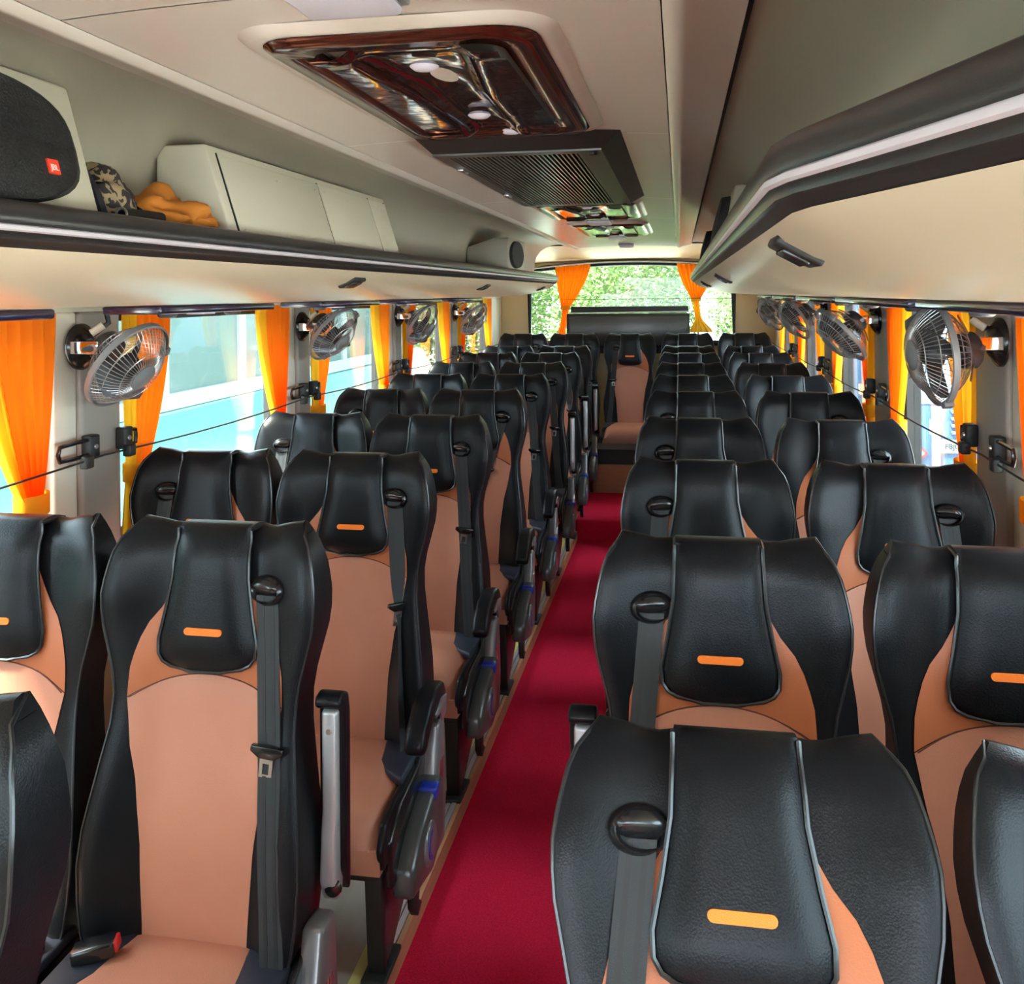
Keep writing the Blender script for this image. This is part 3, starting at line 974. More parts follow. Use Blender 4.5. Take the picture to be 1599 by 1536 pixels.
# side of the seat towards the aisle (built for s = +1, mirrored for the other side)
def mirror_mesh(me, s):
    if s > 0: return me
    c = me.copy()
    for v in c.vertices: v.co.x *= -1
    c.flip_normals()
    return c
def side_set(s):
    D = {}
    post = [(-.105, .395), (-.045, .395), (-.030, .20), (-.055, .08), (-.15, .085), (-.19, .20), (-.135, .27)]
    D['cover'] = mirror_mesh(MB().prism(post, 0.206, 0.246, 'x').mesh('side_cover', 'grey_light_plastic', bevel=0.008), s)
    con = [(-.38, .125), (-.20, .085), (-.10, .12), (-.085, .25), (-.12, .285), (-.20, .262), (-.30, .235), (-.37, .185)]
    D['console'] = mirror_mesh(MB().prism(con, 0.203, 0.254, 'x').mesh('recliner_console', 'grey_plastic', bevel=0.012), s)
    D['shield'] = mirror_mesh(MB().prism([(-.40, .16), (-.09, .16), (-.07, .33), (-.10, .36), (-.18, .325), (-.33, .315), (-.41, .27)], 0.198, 0.214, 'x').mesh('inner_shield', 'black_plastic', bevel=0.006), s)
    bl = MB().box(0.212, 0.258, -0.185, -0.145, 0.245, 0.276).mesh('recliner_button', 'blue_plastic', bevel=0.006)
    D['button'] = mirror_mesh(bl, s)
    T = Matrix.Translation((0.252, -0.235, 0.172)) @ Matrix.Rotation(R(90), 4, 'Y')
    D['knob'] = mirror_mesh(MB().lathe([(.050, -.004), (.050, .004), (.044, .009), (.040, .009)], 20, T).mesh('pivot_cover', 'grey_light_plastic'), s)
    cr = [(-.235 + .034 * math.cos(R(a)), .172 + .034 * math.sin(R(a))) for a in range(90, 271, 20)] + [(-.235 + .018 * math.cos(R(a)), .172 + .026 * math.sin(R(a))) for a in range(270, 89, -20)]
    D['decal'] = mirror_mesh(MB().prism(cr, 0.260, 0.2625, 'x').mesh('blue_decal', 'blue_plastic', smooth=False), s)
    st = MB()
    for k, (a, b) in enumerate(((-.100, -.090), (-.083, -.076), (-.070, -.066))):
        st.prism([(a, .30), (b, .30), (b - .03, .11), (a - .035, .11)], 0.2462, 0.2472, 'x')
    D['stripes'] = mirror_mesh(st.mesh('side_stripes', 'chrome', smooth=False), s)
    leg = [(-.385, .20), (-.365, ZP + .012), (-.30, ZP + .012), (-.145, .02), (-.115, .06), (-.13, .20)]
    D['leg'] = mirror_mesh(MB().prism(leg, 0.150, 0.178, 'x').mesh('leg', 'plum_plastic', bevel=0.006), s)
    D['legedge'] = mirror_mesh(MB().prism([(-.393, .20), (-.373, ZP + .012), (-.350, ZP + .012), (-.370, .20)], 0.144, 0.184, 'x').mesh('leg_edge', 'matt_black', bevel=0.003), s)
    D['foot'] = mirror_mesh(MB().box(0.135, 0.193, -0.40, -0.27, ZP, ZP + 0.014).mesh('foot_plate', 'matt_black', bevel=0.004), s)
    D['bolts'] = mirror_mesh(MB().lathe([(.007, 0), (.006, .006)], 8, Matrix.Translation((0.164, -0.388, 0.02)) @ Matrix.Rotation(R(90), 4, 'X')).lathe([(.007, 0), (.006, .006)], 8, Matrix.Translation((0.164, -0.395, 0.13)) @ Matrix.Rotation(R(90), 4, 'X')).mesh('bolt', 'steel'), s)
    D['hook'] = mirror_mesh(MB().prism([(-.30, .10), (-.25, .10), (-.26, .055), (-.235, .035), (-.27, .02), (-.295, .05)], 0.215, 0.235, 'x').mesh('lever', 'matt_black', bevel=0.003), s)
    # raised armrest: silver bracket with a black pad behind it
    pad = [(.018, .395), (.022, .60), (.024, .722), (.016, .758), (-.006, .768), (-.026, .764), (-.034, .752), (-.028, .742), (-.010, .738), (-.012, .45)]
    D['pad_up'] = mirror_mesh(MB().prism([(y - .01, z) for y, z in pad], 0.207, 0.255, 'x').mesh('armrest_pad', 'black_leather_soft', bevel=0.012, seg=3), s)
    br = [(-.034, .40), (-.050, .44), (-.044, .50), (-.034, .56), (-.034, .735), (-.012, .738), (-.012, .47), (-.004, .43), (-.012, .395)]
    D['bracket'] = mirror_mesh(MB().prism(br, 0.216, 0.246, 'x').mesh('armrest_bracket', 'silver_plastic', bevel=0.006), s)
    sc = MB()
    for z in (.70, .52):
        sc.lathe([(.006, 0), (.005, .003)], 10, Matrix.Translation((0.231, -0.033, z)) @ Matrix.Rotation(R(90), 4, 'X'))
    D['screws'] = mirror_mesh(sc.mesh('screw', 'steel'), s)
    D['pivot'] = mirror_mesh(MB().lathe([(.016, 0), (.014, .008), (.004, .012)], 14, Matrix.Translation((0.238, -0.036, 0.425)) @ Matrix.Rotation(R(90), 4, 'X')).mesh('pivot_knob', 'black_plastic'), s)
    # lowered armrest
    arm = [(-.045, .400), (-.035, .455), (-.055, .487), (-.12, .494), (-.19, .480), (-.245, .447), (-.270, .410), (-.262, .388), (-.235, .385), (-.20, .410), (-.155, .432), (-.11, .430), (-.095, .400)]
    D['pad_down'] = mirror_mesh(MB().prism(arm, 0.200, 0.250, 'x').mesh('armrest_pad', 'black_leather_soft', bevel=0.011, seg=3), s)
    und = [(-.05, .41), (-.048, .45), (-.10, .46), (-.16, .444), (-.155, .432), (-.11, .428), (-.095, .398)]
    D['arm_core'] = mirror_mesh(MB().prism(und, 0.247, 0.2535, 'x').mesh('armrest_core', 'grey_light_plastic', bevel=0.002), s)
    return D
SIDE = {s: side_set(s) for s in (-1, 1)}
XBAR = MB().tube([(-.20, -.30, .165), (.20, -.30, .165)], 0.016, 8).tube([(-.20, -.14, .165), (.20, -.14, .165)], 0.016, 8).mesh('cross_tube', 'matt_black')
LABEL = MB().box(-0.010, 0.010, -0.001, 0.001, -0.022, 0.022).mesh('care_label', 'white_label', smooth=False)

def make_seat(x, y, dz, belt_side, arm_side, arm, style, leg_z=None, rz=0.0, recline=0.0):
    root = empty('bus_seat', (x, y, dz))
    root.rotation_euler.z = R(rz)
    b = link('backrest', SHELL, root)
    for p in pp: link('piping', p, b)
    link('lower_panel', LOWER, root)
    u = link('upper_panel', UPPER, root)
    link('seam', SEAM, u)
    h = link('head_cushion', FLAP, root)
    link('piping', FLAP_PIPE, h)
    t = link('stitched_tag', TAGM, h)
    t['label'] = 'bright orange stitched tag'
    c = link('seat_cushion', CUSH, root)
    for q in PADS: link('corner_pad', q, c)
    for q in GUSSET: link('side_gusset', q, c)
    link('tuck_welt', TUCK, c)
    link('seat_pan', PAN, root)
    link('cross_tube', XBAR, root)
    s = belt_side
    g = link('belt_guide', BEZ[s][0], root)
    link('guide_cap', BEZ[s][1], g)
    link('slot', BEZ[s][2], g)
    bl = link('seat_belt', BELT[s, style], root)
    if style == 'flat':
        for q in STRIPE[s, style]: link('belt_stripe', q, bl)
    tg = link('tongue_grip', TONGUE[s, style][0], root)
    link('tongue_blade', TONGUE[s, style][1], tg)
    bu = link('buckle', BUCK[-s][0], root)
    link('release_button', BUCK[-s][1], bu)
    if recline:
        pv = Vector((0, -0.05, 0.34))
        MR = Matrix.Translation(pv) @ Matrix.Rotation(R(-recline), 4, 'X') @ Matrix.Translation(-pv)
        for ch in list(root.children):
            if ch.name.split('.')[0] in ('backrest', 'lower_panel', 'upper_panel', 'head_cushion', 'belt_guide', 'seat_belt', 'tongue_grip'):
                ch.matrix_local = MR
    # legs on both sides, those towards the wall stay simple
    for q in (-1, 1):
        D = SIDE[q]
        l = link('leg', D['leg'], root)
        link('leg_edge', D['legedge'], l)
        f = link('foot_plate', D['foot'], root)
        if abs(dz) > 1e-4:
            # the floor stays level while the seat is raised: stretch the legs down
            zt = 0.20
            k = (zt - ZP + dz) / (zt - ZP) if leg_z is None else (zt + dz - leg_z) / (zt - ZP)
            l.scale.z = k
            l.location.z = zt * (1 - k)
            f.location.z = (-dz if leg_z is None else (leg_z - dz - ZP))
    if arm_side:
        D = SIDE[arm_side]
        cv = link('side_cover', D['cover'], root)
        link('side_stripes', D['stripes'], cv)
        cn = link('recliner_console', D['console'], root)
        link('pivot_cover', D['knob'], cn)
        link('blue_decal', D['decal'], cn)
        link('recliner_button', D['button'], cn)
        link('lever', D['hook'], cn)
        link('inner_shield', D['shield'], root)
        if arm == 'up':
            a = link('armrest_pad', D['pad_up'], root)
            br = link('armrest_bracket', D['bracket'], root)
            link('screw', D['screws'], br)
            link('pivot_knob', D['pivot'], br)
        else:
            a = link('armrest_pad', D['pad_down'], root)
            link('armrest_core', D['arm_core'], a)
    return root

COLX = {'A': -1.285, 'B': -0.855, 'C': 0.060, 'D': 0.510}
ROWY = [0.85 + 0.76 * k for k in range(9)]
RISE = [0, 0, 0, 0.004, 0.014, 0.014, 0.018, 0.026, 0.028]
ordn = ['front', 'second', 'third', 'fourth', 'fifth', 'sixth', 'seventh', 'eighth', 'ninth']
where = {'A': 'beside the left windows', 'B': 'left of the red aisle', 'C': 'right of the red aisle', 'D': 'beside the right windows'}
armB = ['up', 'up', 'down', 'down', 'down', 'down', 'up', 'up', 'up']
styB = ['flat', 'flat', 'twist', 'flat', 'in', 'flat', 'flat', 'twist', 'flat']
rng = random.Random(3)
for r in range(9):
    for c in 'ABCD':
        if c == 'A' and r == 0:
            continue
        bs = {'A': -1, 'B': 1, 'C': -1, 'D': 1}[c]
        as_ = {'A': 0, 'B': 1, 'C': -1, 'D': 0}[c]
        arm = armB[r] if c == 'B' else 'up'
        sty = styB[r] if c == 'B' else 'flat'
        o = make_seat(COLX[c], ROWY[r] + rng.uniform(-.006, .006) + (0.03 if r == 0 and c in 'CD' else 0), RISE[r] - 0.018 - (0.03 if r == 0 and c in 'CD' else 0), bs, as_, arm, sty, leg_z=ZP, rz=rng.uniform(-.7, .7), recline=(0 if r else {'B': 0, 'C': 22, 'D': 22}[c]))
        extra = ''
        pass
        tag(o, 'black and brown bus seat %s, %s row from the camera%s' % (where[c], ordn[r] if r else 'nearest', extra), 'seat', 'bus seats in rows facing the camera')
        if c == 'C' and r == 0:
            q = link('care_label', LABEL, o)
            q.location = (-0.098, front_y(-0.098, 0.235) - 0.008, ZT - 0.238)
for x, lab in ((-1.280, 'rear-bench seat under the rear window, leftmost by the left wall'), (-0.855, 'rear-bench seat below the left orange rear curtain'), (-0.40, 'middle rear-bench seat facing down the red aisle'), (0.06, 'rear-bench seat under the drooping right rear curtain end'), (0.505, 'rear-bench seat under the rear window, rightmost by the right wall')):
    mid = abs(x + 0.4) < .05
    o = make_seat(x, 7.6, 0.075, -1 if (x > -0.6 and x < 0.3) else 1, 0, 'up', 'flat', leg_z=(0.19 if mid else ZP))
    tag(o, lab, 'seat', 'seats of the rear bench')

bb = struct(MB().box(EDL + 0.004, EDR - 0.004, 6.90, 7.50, 0.19, 0.30).build('trim_20', 'matt_black'))  # added black block painting the shade below the middle cushion
tag(bb, 'black box added as the shade under the middle rear seat')

# ------------------------------------------------------------------ window curtains
def curtain(side, ya, yb, yt, label, ztie=0.975, group='orange and yellow window curtains'):
    """hangs from ya to yb at the top, gathered at yt"""
    sg = -1 if side == 'left' else 1
    X = (XL + 0.016) if side == 'left' else (XR - 0.016)
    root = empty('curtain', (X, (ya + yb) / 2, SILL))
    cy = (ya + yb) / 2
    NU, NV = 40, 22
    top, bot = 1.424, 0.80
    ph = random.uniform(0, 6)
    def pos(u, v):
        z = top + (bot - top) * v
        if z > ztie:
            k = ((top - z) / (top - ztie)) ** 1.7
            wd = (yb - ya) * (1 - k) + 0.075 * k
            c = cy * (1 - k) + yt * k
        else:
            k = (ztie - z) / (ztie - bot)
            wd = 0.075 + 0.05 * k
            c = yt
        y = c + (u - 0.5) * wd
        amp = 0.012 + 0.004 * math.sin(3 * u + ph)
        x = -sg * (amp * math.sin(u * 2 * math.pi * 6.5 + ph + 0.6 * math.sin(4 * v)))
        y += 0.004 * math.sin(u * 2 * math.pi * 6.5 + 1.2 + 3 * v)
        return (x, y - cy, z - SILL)
    uy = 0.27
    MB().grid(lambda i, j: pos(uy + (1 - uy) * i / (NU - 1), j / (NV - 1)), NU, NV).build('orange_panel', 'curtain_orange', root)
    MB().grid(lambda i, j: tuple(a + b for a, b in zip(pos(uy * 1.03 * i / 15, j / (NV - 1)), (0, 0, 0))), 16, NV).build('yellow_panel', 'curtain_yellow', root)
    n = 14
    MB().grid(lambda i, j: (0.030 * math.cos(2 * math.pi * i / n), yt - cy + 0.052 * math.sin(2 * math.pi * i / n), ztie - SILL - 0.03 + 0.05 * j), n, 2, True).build('tie_band', 'curtain_yellow', root)
    tag(root, label, 'curtain', group)
wl = [('left', 'Left', PILL['left']), ('right', 'Right', PILL['right'])]
for side, nm, P in wl:
    names = ['nearest', 'second', 'third', 'fourth', 'fifth']
    k = 0
    for (a0, a1), (b0, b1) in zip(P[1:], P[2:]):
        if a1 < 1.2 and side == 'left':
            pass
        curtain(side, a1 + 0.005, a1 + 0.235, a1 + 0.065, 'orange curtain tied at the near edge of the %s %s window' % (names[k], side))
        curtain(side, b0 - 0.30, b0 - 0.01, b0 - 0.105, 'orange curtain tied at the far edge of the %s %s window' % (names[k], side))
        k += 1

# rear window curtains
def rear_curtain(xa, xb, xt, zt, label, tail):
    root = empty('curtain', ((xa + xb) / 2, 7.93, zt))
    cx = (xa + xb) / 2
    NU, NV = 44, 20
    def ztop(x): return rw_top(min(max(x, RWL), RWR)) + 0.0
    def pos(u, v):
        x0 = xa + (xb - xa) * u
        z0 = ztop(x0)
        k = v ** 1.5
        wd = 0.07
        x = x0 * (1 - k) + (xt + (u - .5) * wd) * k
        z = z0 + (zt - z0) * v
        y = -0.014 * math.sin(u * 2 * math.pi * 8) * (1 - 0.3 * v)
        return (x - cx, y, z - zt)
    MB().grid(lambda i, j: pos(i / (NU - 1), j / (NV - 1)), NU, NV).build('orange_panel', 'curtain_orange', root)
    MB().grid(lambda i, j: (xt - cx + 0.042 * math.cos(2 * math.pi * i / 12), 0.024 * math.sin(2 * math.pi * i / 12), -0.02 + 0.04 * j), 12, 2, True).build('tie_band', 'curtain_yellow', root)
    # the gathered tail below the tie
    def tl(i, j):
        u, v = i / 20, j / 10
        wd = 0.055 + tail[0] * sm(0.55, 1.0, v)
        x = xt - cx + tail[1] * v ** 1.5 + (u - .5) * wd
        return (x, -0.012 * math.sin(u * 2 * math.pi * 4) - tail[3] * v ** 2, tail[2] * v)
    MB().grid(tl, 21, 11).build('tail', 'curtain_yellow' if tail[3] else 'curtain_orange', root)
    tag(root, label, 'curtain', 'gathered curtains of the rear window')
rear_curtain(-1.05, -0.745, -0.965, 1.335, 'left gathered orange curtain of the rear window', (0.06, -0.06, -0.30, 0.0))
rear_curtain(-0.02, 0.30, 0.135, 1.40, 'right gathered orange curtain of the rear window with trailing end', (0.13, 0.04, -0.27, 0.22))
rod = MB().tube([(RWL + (RWR - RWL) * i / 20, 7.955, rw_top(RWL + (RWR - RWL) * i / 20) + 0.012) for i in range(21)], 0.008, 8).build('curtain_rod', 'silver_plastic')
tag(rod, 'thin curved curtain rod above the rear window', 'curtain rod')
sr = MB().tube([(RWL, 7.9, 1.405), (RWR, 7.9, 1.405)], 0.002, 5).build('retaining_wire', 'wire_black')
tag(sr, 'thin wire stretched across the rear window', 'wire')
# dark panel standing in front of the rear window
root = empty('rear_panel', (-0.42, 7.86, 1.0))
MB().box(-0.525, 0.500, -0.03, 0.03, 0.0, 0.285).build('board', 'matt_black', root, bevel=0.008)
MB().box(-0.50, 0.50, -0.034, -0.028, 0.02, 0.262).build('face', 'grey_plastic', root, bevel=0.004)
MB().box(-0.49, 0.49, 0.0, 0.05, 0.29, 0.345).build('upper_ledge', 'rubber', root, bevel=0.006)
m = MB().tube([(-0.49, -0.01, 0.292), (0.52, -0.01, 0.300)], 0.005, 6)
m.build('edge_bead', 'silver_plastic', root)
MB().box(-0.5, 0.5, -0.01, 0.04, -0.05, 0.01).build('stand', 'matt_black', root)
tag(root, 'wide dark flat panel standing below the rear window', 'panel')

# ------------------------------------------------------------------ restraint wires with clips, window handles
def side_wire(side, label):
    X = -1.492 if side == 'left' else 0.735
    pts = []
    P = PILL[side]
    ys = [-0.5] + [(a + b) / 2 for a, b in P[1:6]] + [7.9]
    for a, b in zip(ys, ys[1:]):
        for k in range(6):
            t = k / 6
            pts.append((X, a + (b - a) * t, 1.048 - 0.012 * math.sin(math.pi * t)))
    pts.append((X, 7.9, 1.048))
    root = empty('curtain_wire', (X, 2, 1.048))
    MB().tube([(p[0] - X, p[1] - 2, p[2] - 1.048) for p in pts], 0.0028, 6).build('cable', 'wire_black', root)
    for a, b in P[2:6]:
        for y in (a + 0.06, b - 0.02):
            MB().box(-0.012, 0.012, y - 2 - 0.015, y - 2 + 0.015, -0.022, 0.010).build('cable_clip', 'matt_black', root, bevel=0.004)
    tag(root, label, 'wire')
side_wire('left', 'thin black cable strung along the left windows')
side_wire('right', 'thin black cable strung along the right windows')
def handle(side, y, face, label):
    """U-shaped grip on a small bracket fixed to the pillar"""
    sg = 1 if side == 'left' else -1
    X = -1.527 if side == 'left' else 0.767
    root = empty('window_handle', (X, y, 1.075))
    MB().box(min(0, sg * 0.03), max(0, sg * 0.03), -0.020, 0.020, -0.030, 0.030).build('bracket', 'matt_black', root, bevel=0.005)
    L = 0.135 * face if face < 0 else 0.085 * face
    pts = [(sg * .018, 0, .018), (sg * .024, L * .5, .020), (sg * .024, L, .018), (sg * .024, L * 1.05, 0), (sg * .024, L, -.018), (sg * .024, L * .5, -.020), (sg * .018, 0, -.018)]
    MB().tube(pts, 0.0055, 6).build('grip', 'black_plastic', root)
    MB().lathe([(.007, 0), (.006, .004)], 8, Matrix.Translation((sg * .030, 0, 0)) @ Matrix.Rotation(R(90) * sg, 4, 'Y')).build('screw', 'steel', root)
    tag(root, label, 'handle', 'black handles on the window pillars')
hn = ['first', 'second', 'third', 'fourth']
for side in ('left', 'right'):
    for k, (a, b) in enumerate(PILL[side][2:6]):
        handle(side, a + 0.105, -1, 'black u-shaped handle facing the camera on %s pillar of %s wall' % (hn[k], side))
        handle(side, b - 0.012, 0.45, 'small black latch at far edge of %s pillar of %s wall' % (hn[k], side))

# ------------------------------------------------------------------ fans
def fan_parts():
    """fan head along +Z (air blown towards +Z), centre of the cage at the origin"""
    RR = 0.120
    D = {}
    ring = []
    D['band'] = MB().grid(lambda i, j: ((RR + (0.002, 0.006, 0.006, 0.002, 0.0)[j]) * math.cos(2 * math.pi * i / 40), (RR + (0.002, 0.006, 0.006, 0.002, 0.0)[j]) * math.sin(2 * math.pi * i / 40), (-0.009, -0.007, 0.007, 0.009, 0.0)[j]), 40, 5, True).mesh('cage_band', 'fan_grey')
    def cage(sgn, depth, rin, n, name):
        m = MB()
        for k in range(n):
            a = 2 * math.pi * k / n
            pts = []
            for q in range(6):
                t = q / 5
                r = RR - (RR - rin) * t
                z = sgn * depth * math.sin(min(1, t * 1.15) * math.pi / 2)
                aa = a + 0.10 * t * sgn
                pts.append((r * math.cos(aa), r * math.sin(aa), z))
            m.tube(pts, 0.0010, 4)
        for t in (0.25, 0.6):
            r = RR - (RR - rin) * t
            z = sgn * depth * math.sin(min(1, t * 1.15) * math.pi / 2)
            m.tube([(r * math.cos(2 * math.pi * k / 32), r * math.sin(2 * math.pi * k / 32), z) for k in range(32)], 0.0014, 4, closed=True)
        return m.mesh(name, 'fan_wire')
    D['front'] = cage(1, 0.055, 0.034, 56, 'front_grille')
    D['back'] = cage(-1, 0.060, 0.040, 44, 'rear_grille')
    D['cap'] = MB().lathe([(0.036, 0.050), (0.037, 0.057), (0.030, 0.060), (0.022, 0.0605), (0.020, 0.063), (0.002, 0.064)], 24).mesh('hub_cap', 'fan_grey')
    bl = MB()
    for q in range(1):
        def f(i, j):
            r = 0.026 + (0.108 - 0.026) * j / 7
            a = (i / 6 - 0.5) * (0.9 + 0.5 * math.sin(math.pi * j / 7))
            return (r * math.cos(a), r * math.sin(a), 0.022 * (i / 6 - 0.5) * 1.4 + 0.010)
        bl.grid(f, 7, 8)
    D['blade'] = bl.mesh('blade', 'fan_dark')
    D['hub'] = MB().lathe([(0.030, -0.012), (0.030, 0.020), (0.024, 0.030), (0.004, 0.034)], 18).mesh('blade_hub', 'fan_dark')
    D['motor'] = MB().lathe([(0.040, -0.055), (0.044, -0.062), (0.044, -0.088), (0.036, -0.097), (0.010, -0.100)], 20).mesh('motor', 'fan_dark')
    st = MB()
    for k in range(3):
        a = 2 * math.pi * k / 3 + 0.4
        st.tube([(0.040 * math.cos(a), 0.040 * math.sin(a), -0.075), (0.075 * math.cos(a), 0.075 * math.sin(a), -0.058), (0.09 * math.cos(a), 0.09 * math.sin(a), -0.05)], 0.003, 5)
    D['strut'] = st.mesh('cage_strut', 'steel')
    D['clip'] = MB().box(RR - 0.002, RR + 0.014, -0.012, 0.012, -0.012, 0.012).mesh('band_clip', 'fan_grey', bevel=0.003)
    return D
FD = fan_parts()
def fan(side, base_y, base_z, centre, normal, label, roll=0.0):
    sg = 1 if side == 'left' else -1
    X = -1.528 if side == 'left' else 0.768
    root = empty('wall_fan', (X, base_y, base_z))
    c = Vector(centre) - root.location
    q = Vector(normal).normalized().to_track_quat('Z', 'Y')
    T = Matrix.Translation(c) @ q.to_matrix().to_4x4() @ Matrix.Rotation(roll, 4, 'Z')
    def add(name, me, parent=root, M=T):
        o = link(name, me, parent)
        o.matrix_local = M if parent is root else Matrix.Identity(4)
        return o
    band = add('cage_band', FD['band'])
    add('band_clip', FD['clip'], band)
    fg = add('front_grille', FD['front'])
    add('hub_cap', FD['cap'], fg)
    add('rear_grille', FD['back'])
    hb = add('blade_hub', FD['hub'])
    for k in range(4):
        b = link('blade', FD['blade'], hb)
        b.matrix_local = Matrix.Rotation(math.pi / 2 * k, 4, 'Z') @ Matrix.Rotation(R(24), 4, 'X')
    add('motor', FD['motor'])
    add('cage_strut', FD['strut'])
    # wall disc, silver bracket arm, yoke
    Tb = Matrix.Rotation(R(90) * sg, 4, 'Y')
    MB().lathe([(0.060, 0.0), (0.060, 0.008), (0.048, 0.018), (0.030, 0.030), (0.012, 0.032)], 24, Tb).build('wall_disc', 'black_plastic', root)
    mo = c + (q @ Vector((0, 0, -0.085)))
    e = Vector((sg * 0.078, -0.052, -0.003))
    m = MB()
    d = e.normalized()
    m.box(0.012 if sg > 0 else -0.09, 0.09 if sg > 0 else -0.012, -0.056, -0.050, -0.016, 0.016)
    m.build('bracket_arm', 'chrome', root, bevel=0.002)
    sd = q @ Vector((1, 0, 0))
    yk = MB().tube([tuple(e), tuple(e.lerp(mo, .35) + sd * 0.052), tuple(mo + sd * 0.050)], 0.008, 6).tube([tuple(e), tuple(e.lerp(mo, .35) - sd * 0.052), tuple(mo - sd * 0.050)], 0.008, 6)
    yk.build('yoke', 'grey_light_plastic', root)
    MB().lathe([(0.013, -0.010), (0.013, 0.010)], 12, Matrix.Translation(e) @ Matrix.Rotation(R(90), 4, 'X')).build('pivot_bolt', 'steel', root)
    MB().tube([(sg * .02, 0.03, 0.03), (sg * .05, 0.05, 0.06), (sg * .04, 0.05, 0.10)], 0.007, 6).build('power_cable', 'wire_black', root)
    MB().tube([(sg * .04, -0.01, 0.035), (sg * .065, 0.005, 0.055)], 0.010, 8).build('cable_connector', 'connector', root)
    tag(root, label, 'fan', 'grey wire-cage fans on the window pillars')
fan('left', 2.165, 1.335, (-1.385, 2.155, 1.289), (0.81, -0.08, -0.57), 'grey caged fan on the left wall nearest to the camera', 0.3)
fan('left', 3.595, 1.335, (-1.385, 3.585, 1.303), (0.775, -0.19, -0.58), 'second grey caged fan along the left wall', 0.9)
fan('left', 4.92, 1.345, (-1.385, 4.91, 1.296), (0.84, -0.19, -0.49), 'third grey caged fan along the left wall', 0.2)
fan('left', 6.22, 1.335, (-1.385, 6.21, 1.285), (0.775, -0.25, -0.56), 'farthest grey caged fan along the left wall', 1.4)
fan('right', 2.43, 1.33, (0.600, 2.36, 1.308), (-0.985, -0.11, -0.08), 'large grey caged fan on the right wall nearest to the camera', -1.2)
fan('right', 3.84, 1.345, (0.60, 3.69, 1.292), (-0.74, -0.14, -0.66), 'second grey caged fan tilted down on the right wall', 0.8)
fan('right', 5.17, 1.35, (0.60, 5.12, 1.312), (-0.82, -0.26, -0.53), 'third grey caged fan along the right wall', 0.8)
fan('right', 6.50, 1.345, (0.60, 6.45, 1.305), (-0.78, -0.30, -0.50), 'farthest grey caged fan along the right wall', 0.8)

# ------------------------------------------------------------------ things on the racks
# near loudspeaker: cream slanted housing with a rounded black grille
def housing(y0, y1, xb, xt, zb, zt, xback, name, ma):
    """box with a leaning front face; xb/xt: front at bottom and top"""
    m = MB()
    vs = [(xb, y0, zb), (xb, y1, zb), (xt, y1, zt), (xt, y0, zt), (xback, y0, zb), (xback, y1, zb), (xback, y1, zt), (xback, y0, zt)]
    m.add(vs, [(0, 1, 2, 3), (4, 7, 6, 5), (0, 3, 7, 4), (1, 5, 6, 2), (3, 2, 6, 7), (0, 4, 5, 1)])
    return m
root = empty('loudspeaker', (-0.93, 1.0, 1.580))
def loc(m):
    m.v = [(x - root.location.x, y - root.location.y, z - root.location.z) for x, y, z in m.v]
    return m
loc(housing(0.60, 1.343, -0.905, -0.965, 1.580, 1.800, -1.03, 'h', None)).build('housing', 'cream_box', root, bevel=0.006)
slope = (-0.965 + 0.905) / 0.22
def face_x(z): return -0.905 + slope * (z - 1.580)
gp = []
cyy, czz = 1.03, 1.688
for k in range(40):
    a = 2 * math.pi * k / 40
    ca, sa = math.cos(a), math.sin(a)
    ex = 0.275 * (abs(ca) ** 0.62) * (1 if ca > 0 else -1)
    ez = 0.100 * (abs(sa) ** 0.62) * (1 if sa > 0 else -1)
    if sa < 0: ex *= (1 - 0.16 * abs(sa) ** 2)
    gp.append((cyy + ex, czz + ez))
def gring(off, k):
    return [(face_x(z) + off, cyy + (y - cyy) * k, czz + (z - czz) * k) for y, z in gp]
r0, r1, r2 = gring(0.0, 1.0), gring(0.014, 0.985), gring(0.020, 0.93)
m = MB()
m.grid(lambda i, j: (r0, r1, r2)[j][i], 40, 3, True)
m.build('grille_rim', 'matt_black', root) if False else loc(m).build('grille_rim', 'matt_black', root)
m = MB()
rr_ = [gring(0.020, 0.93), gring(0.024, 0.6), gring(0.025, 0.2)]
m.grid(lambda i, j: rr_[j][i], 40, 3, True)
m.add(rr_[2], [tuple(range(40))])
loc(m).build('grille', 'speaker_cloth', root)
ly, lz = 1.213, 1.652
lx = face_x(lz) + 0.0285
lean = math.atan2(-slope, 1)
Tl = Matrix.Translation((lx - root.location.x, ly - root.location.y, lz - root.location.z)) @ Matrix.Rotation(lean * -1, 4, 'Y') @ Matrix.Rotation(R(90), 4, 'Z') @ Matrix.Rotation(R(90), 4, 'X')
lg = MB().box(-0.012, 0.012, -0.011, 0.011, -0.002, 0.002).mesh('logo_plate', 'logo_red', smooth=False)
lo = link('logo_plate', lg, root)
lo.matrix_local = Tl
tm = text_mesh('JBL', 0.013)
tm.name = 'logo_lettering'
tm.materials.clear(); tm.materials.append(MAT['logo_white'])
t = link('logo_lettering', tm, lo)
t.location = (0, -0.002, 0.0025)
tag(root, 'black grilled loudspeaker in cream housing with small red logo plate', 'loudspeaker')

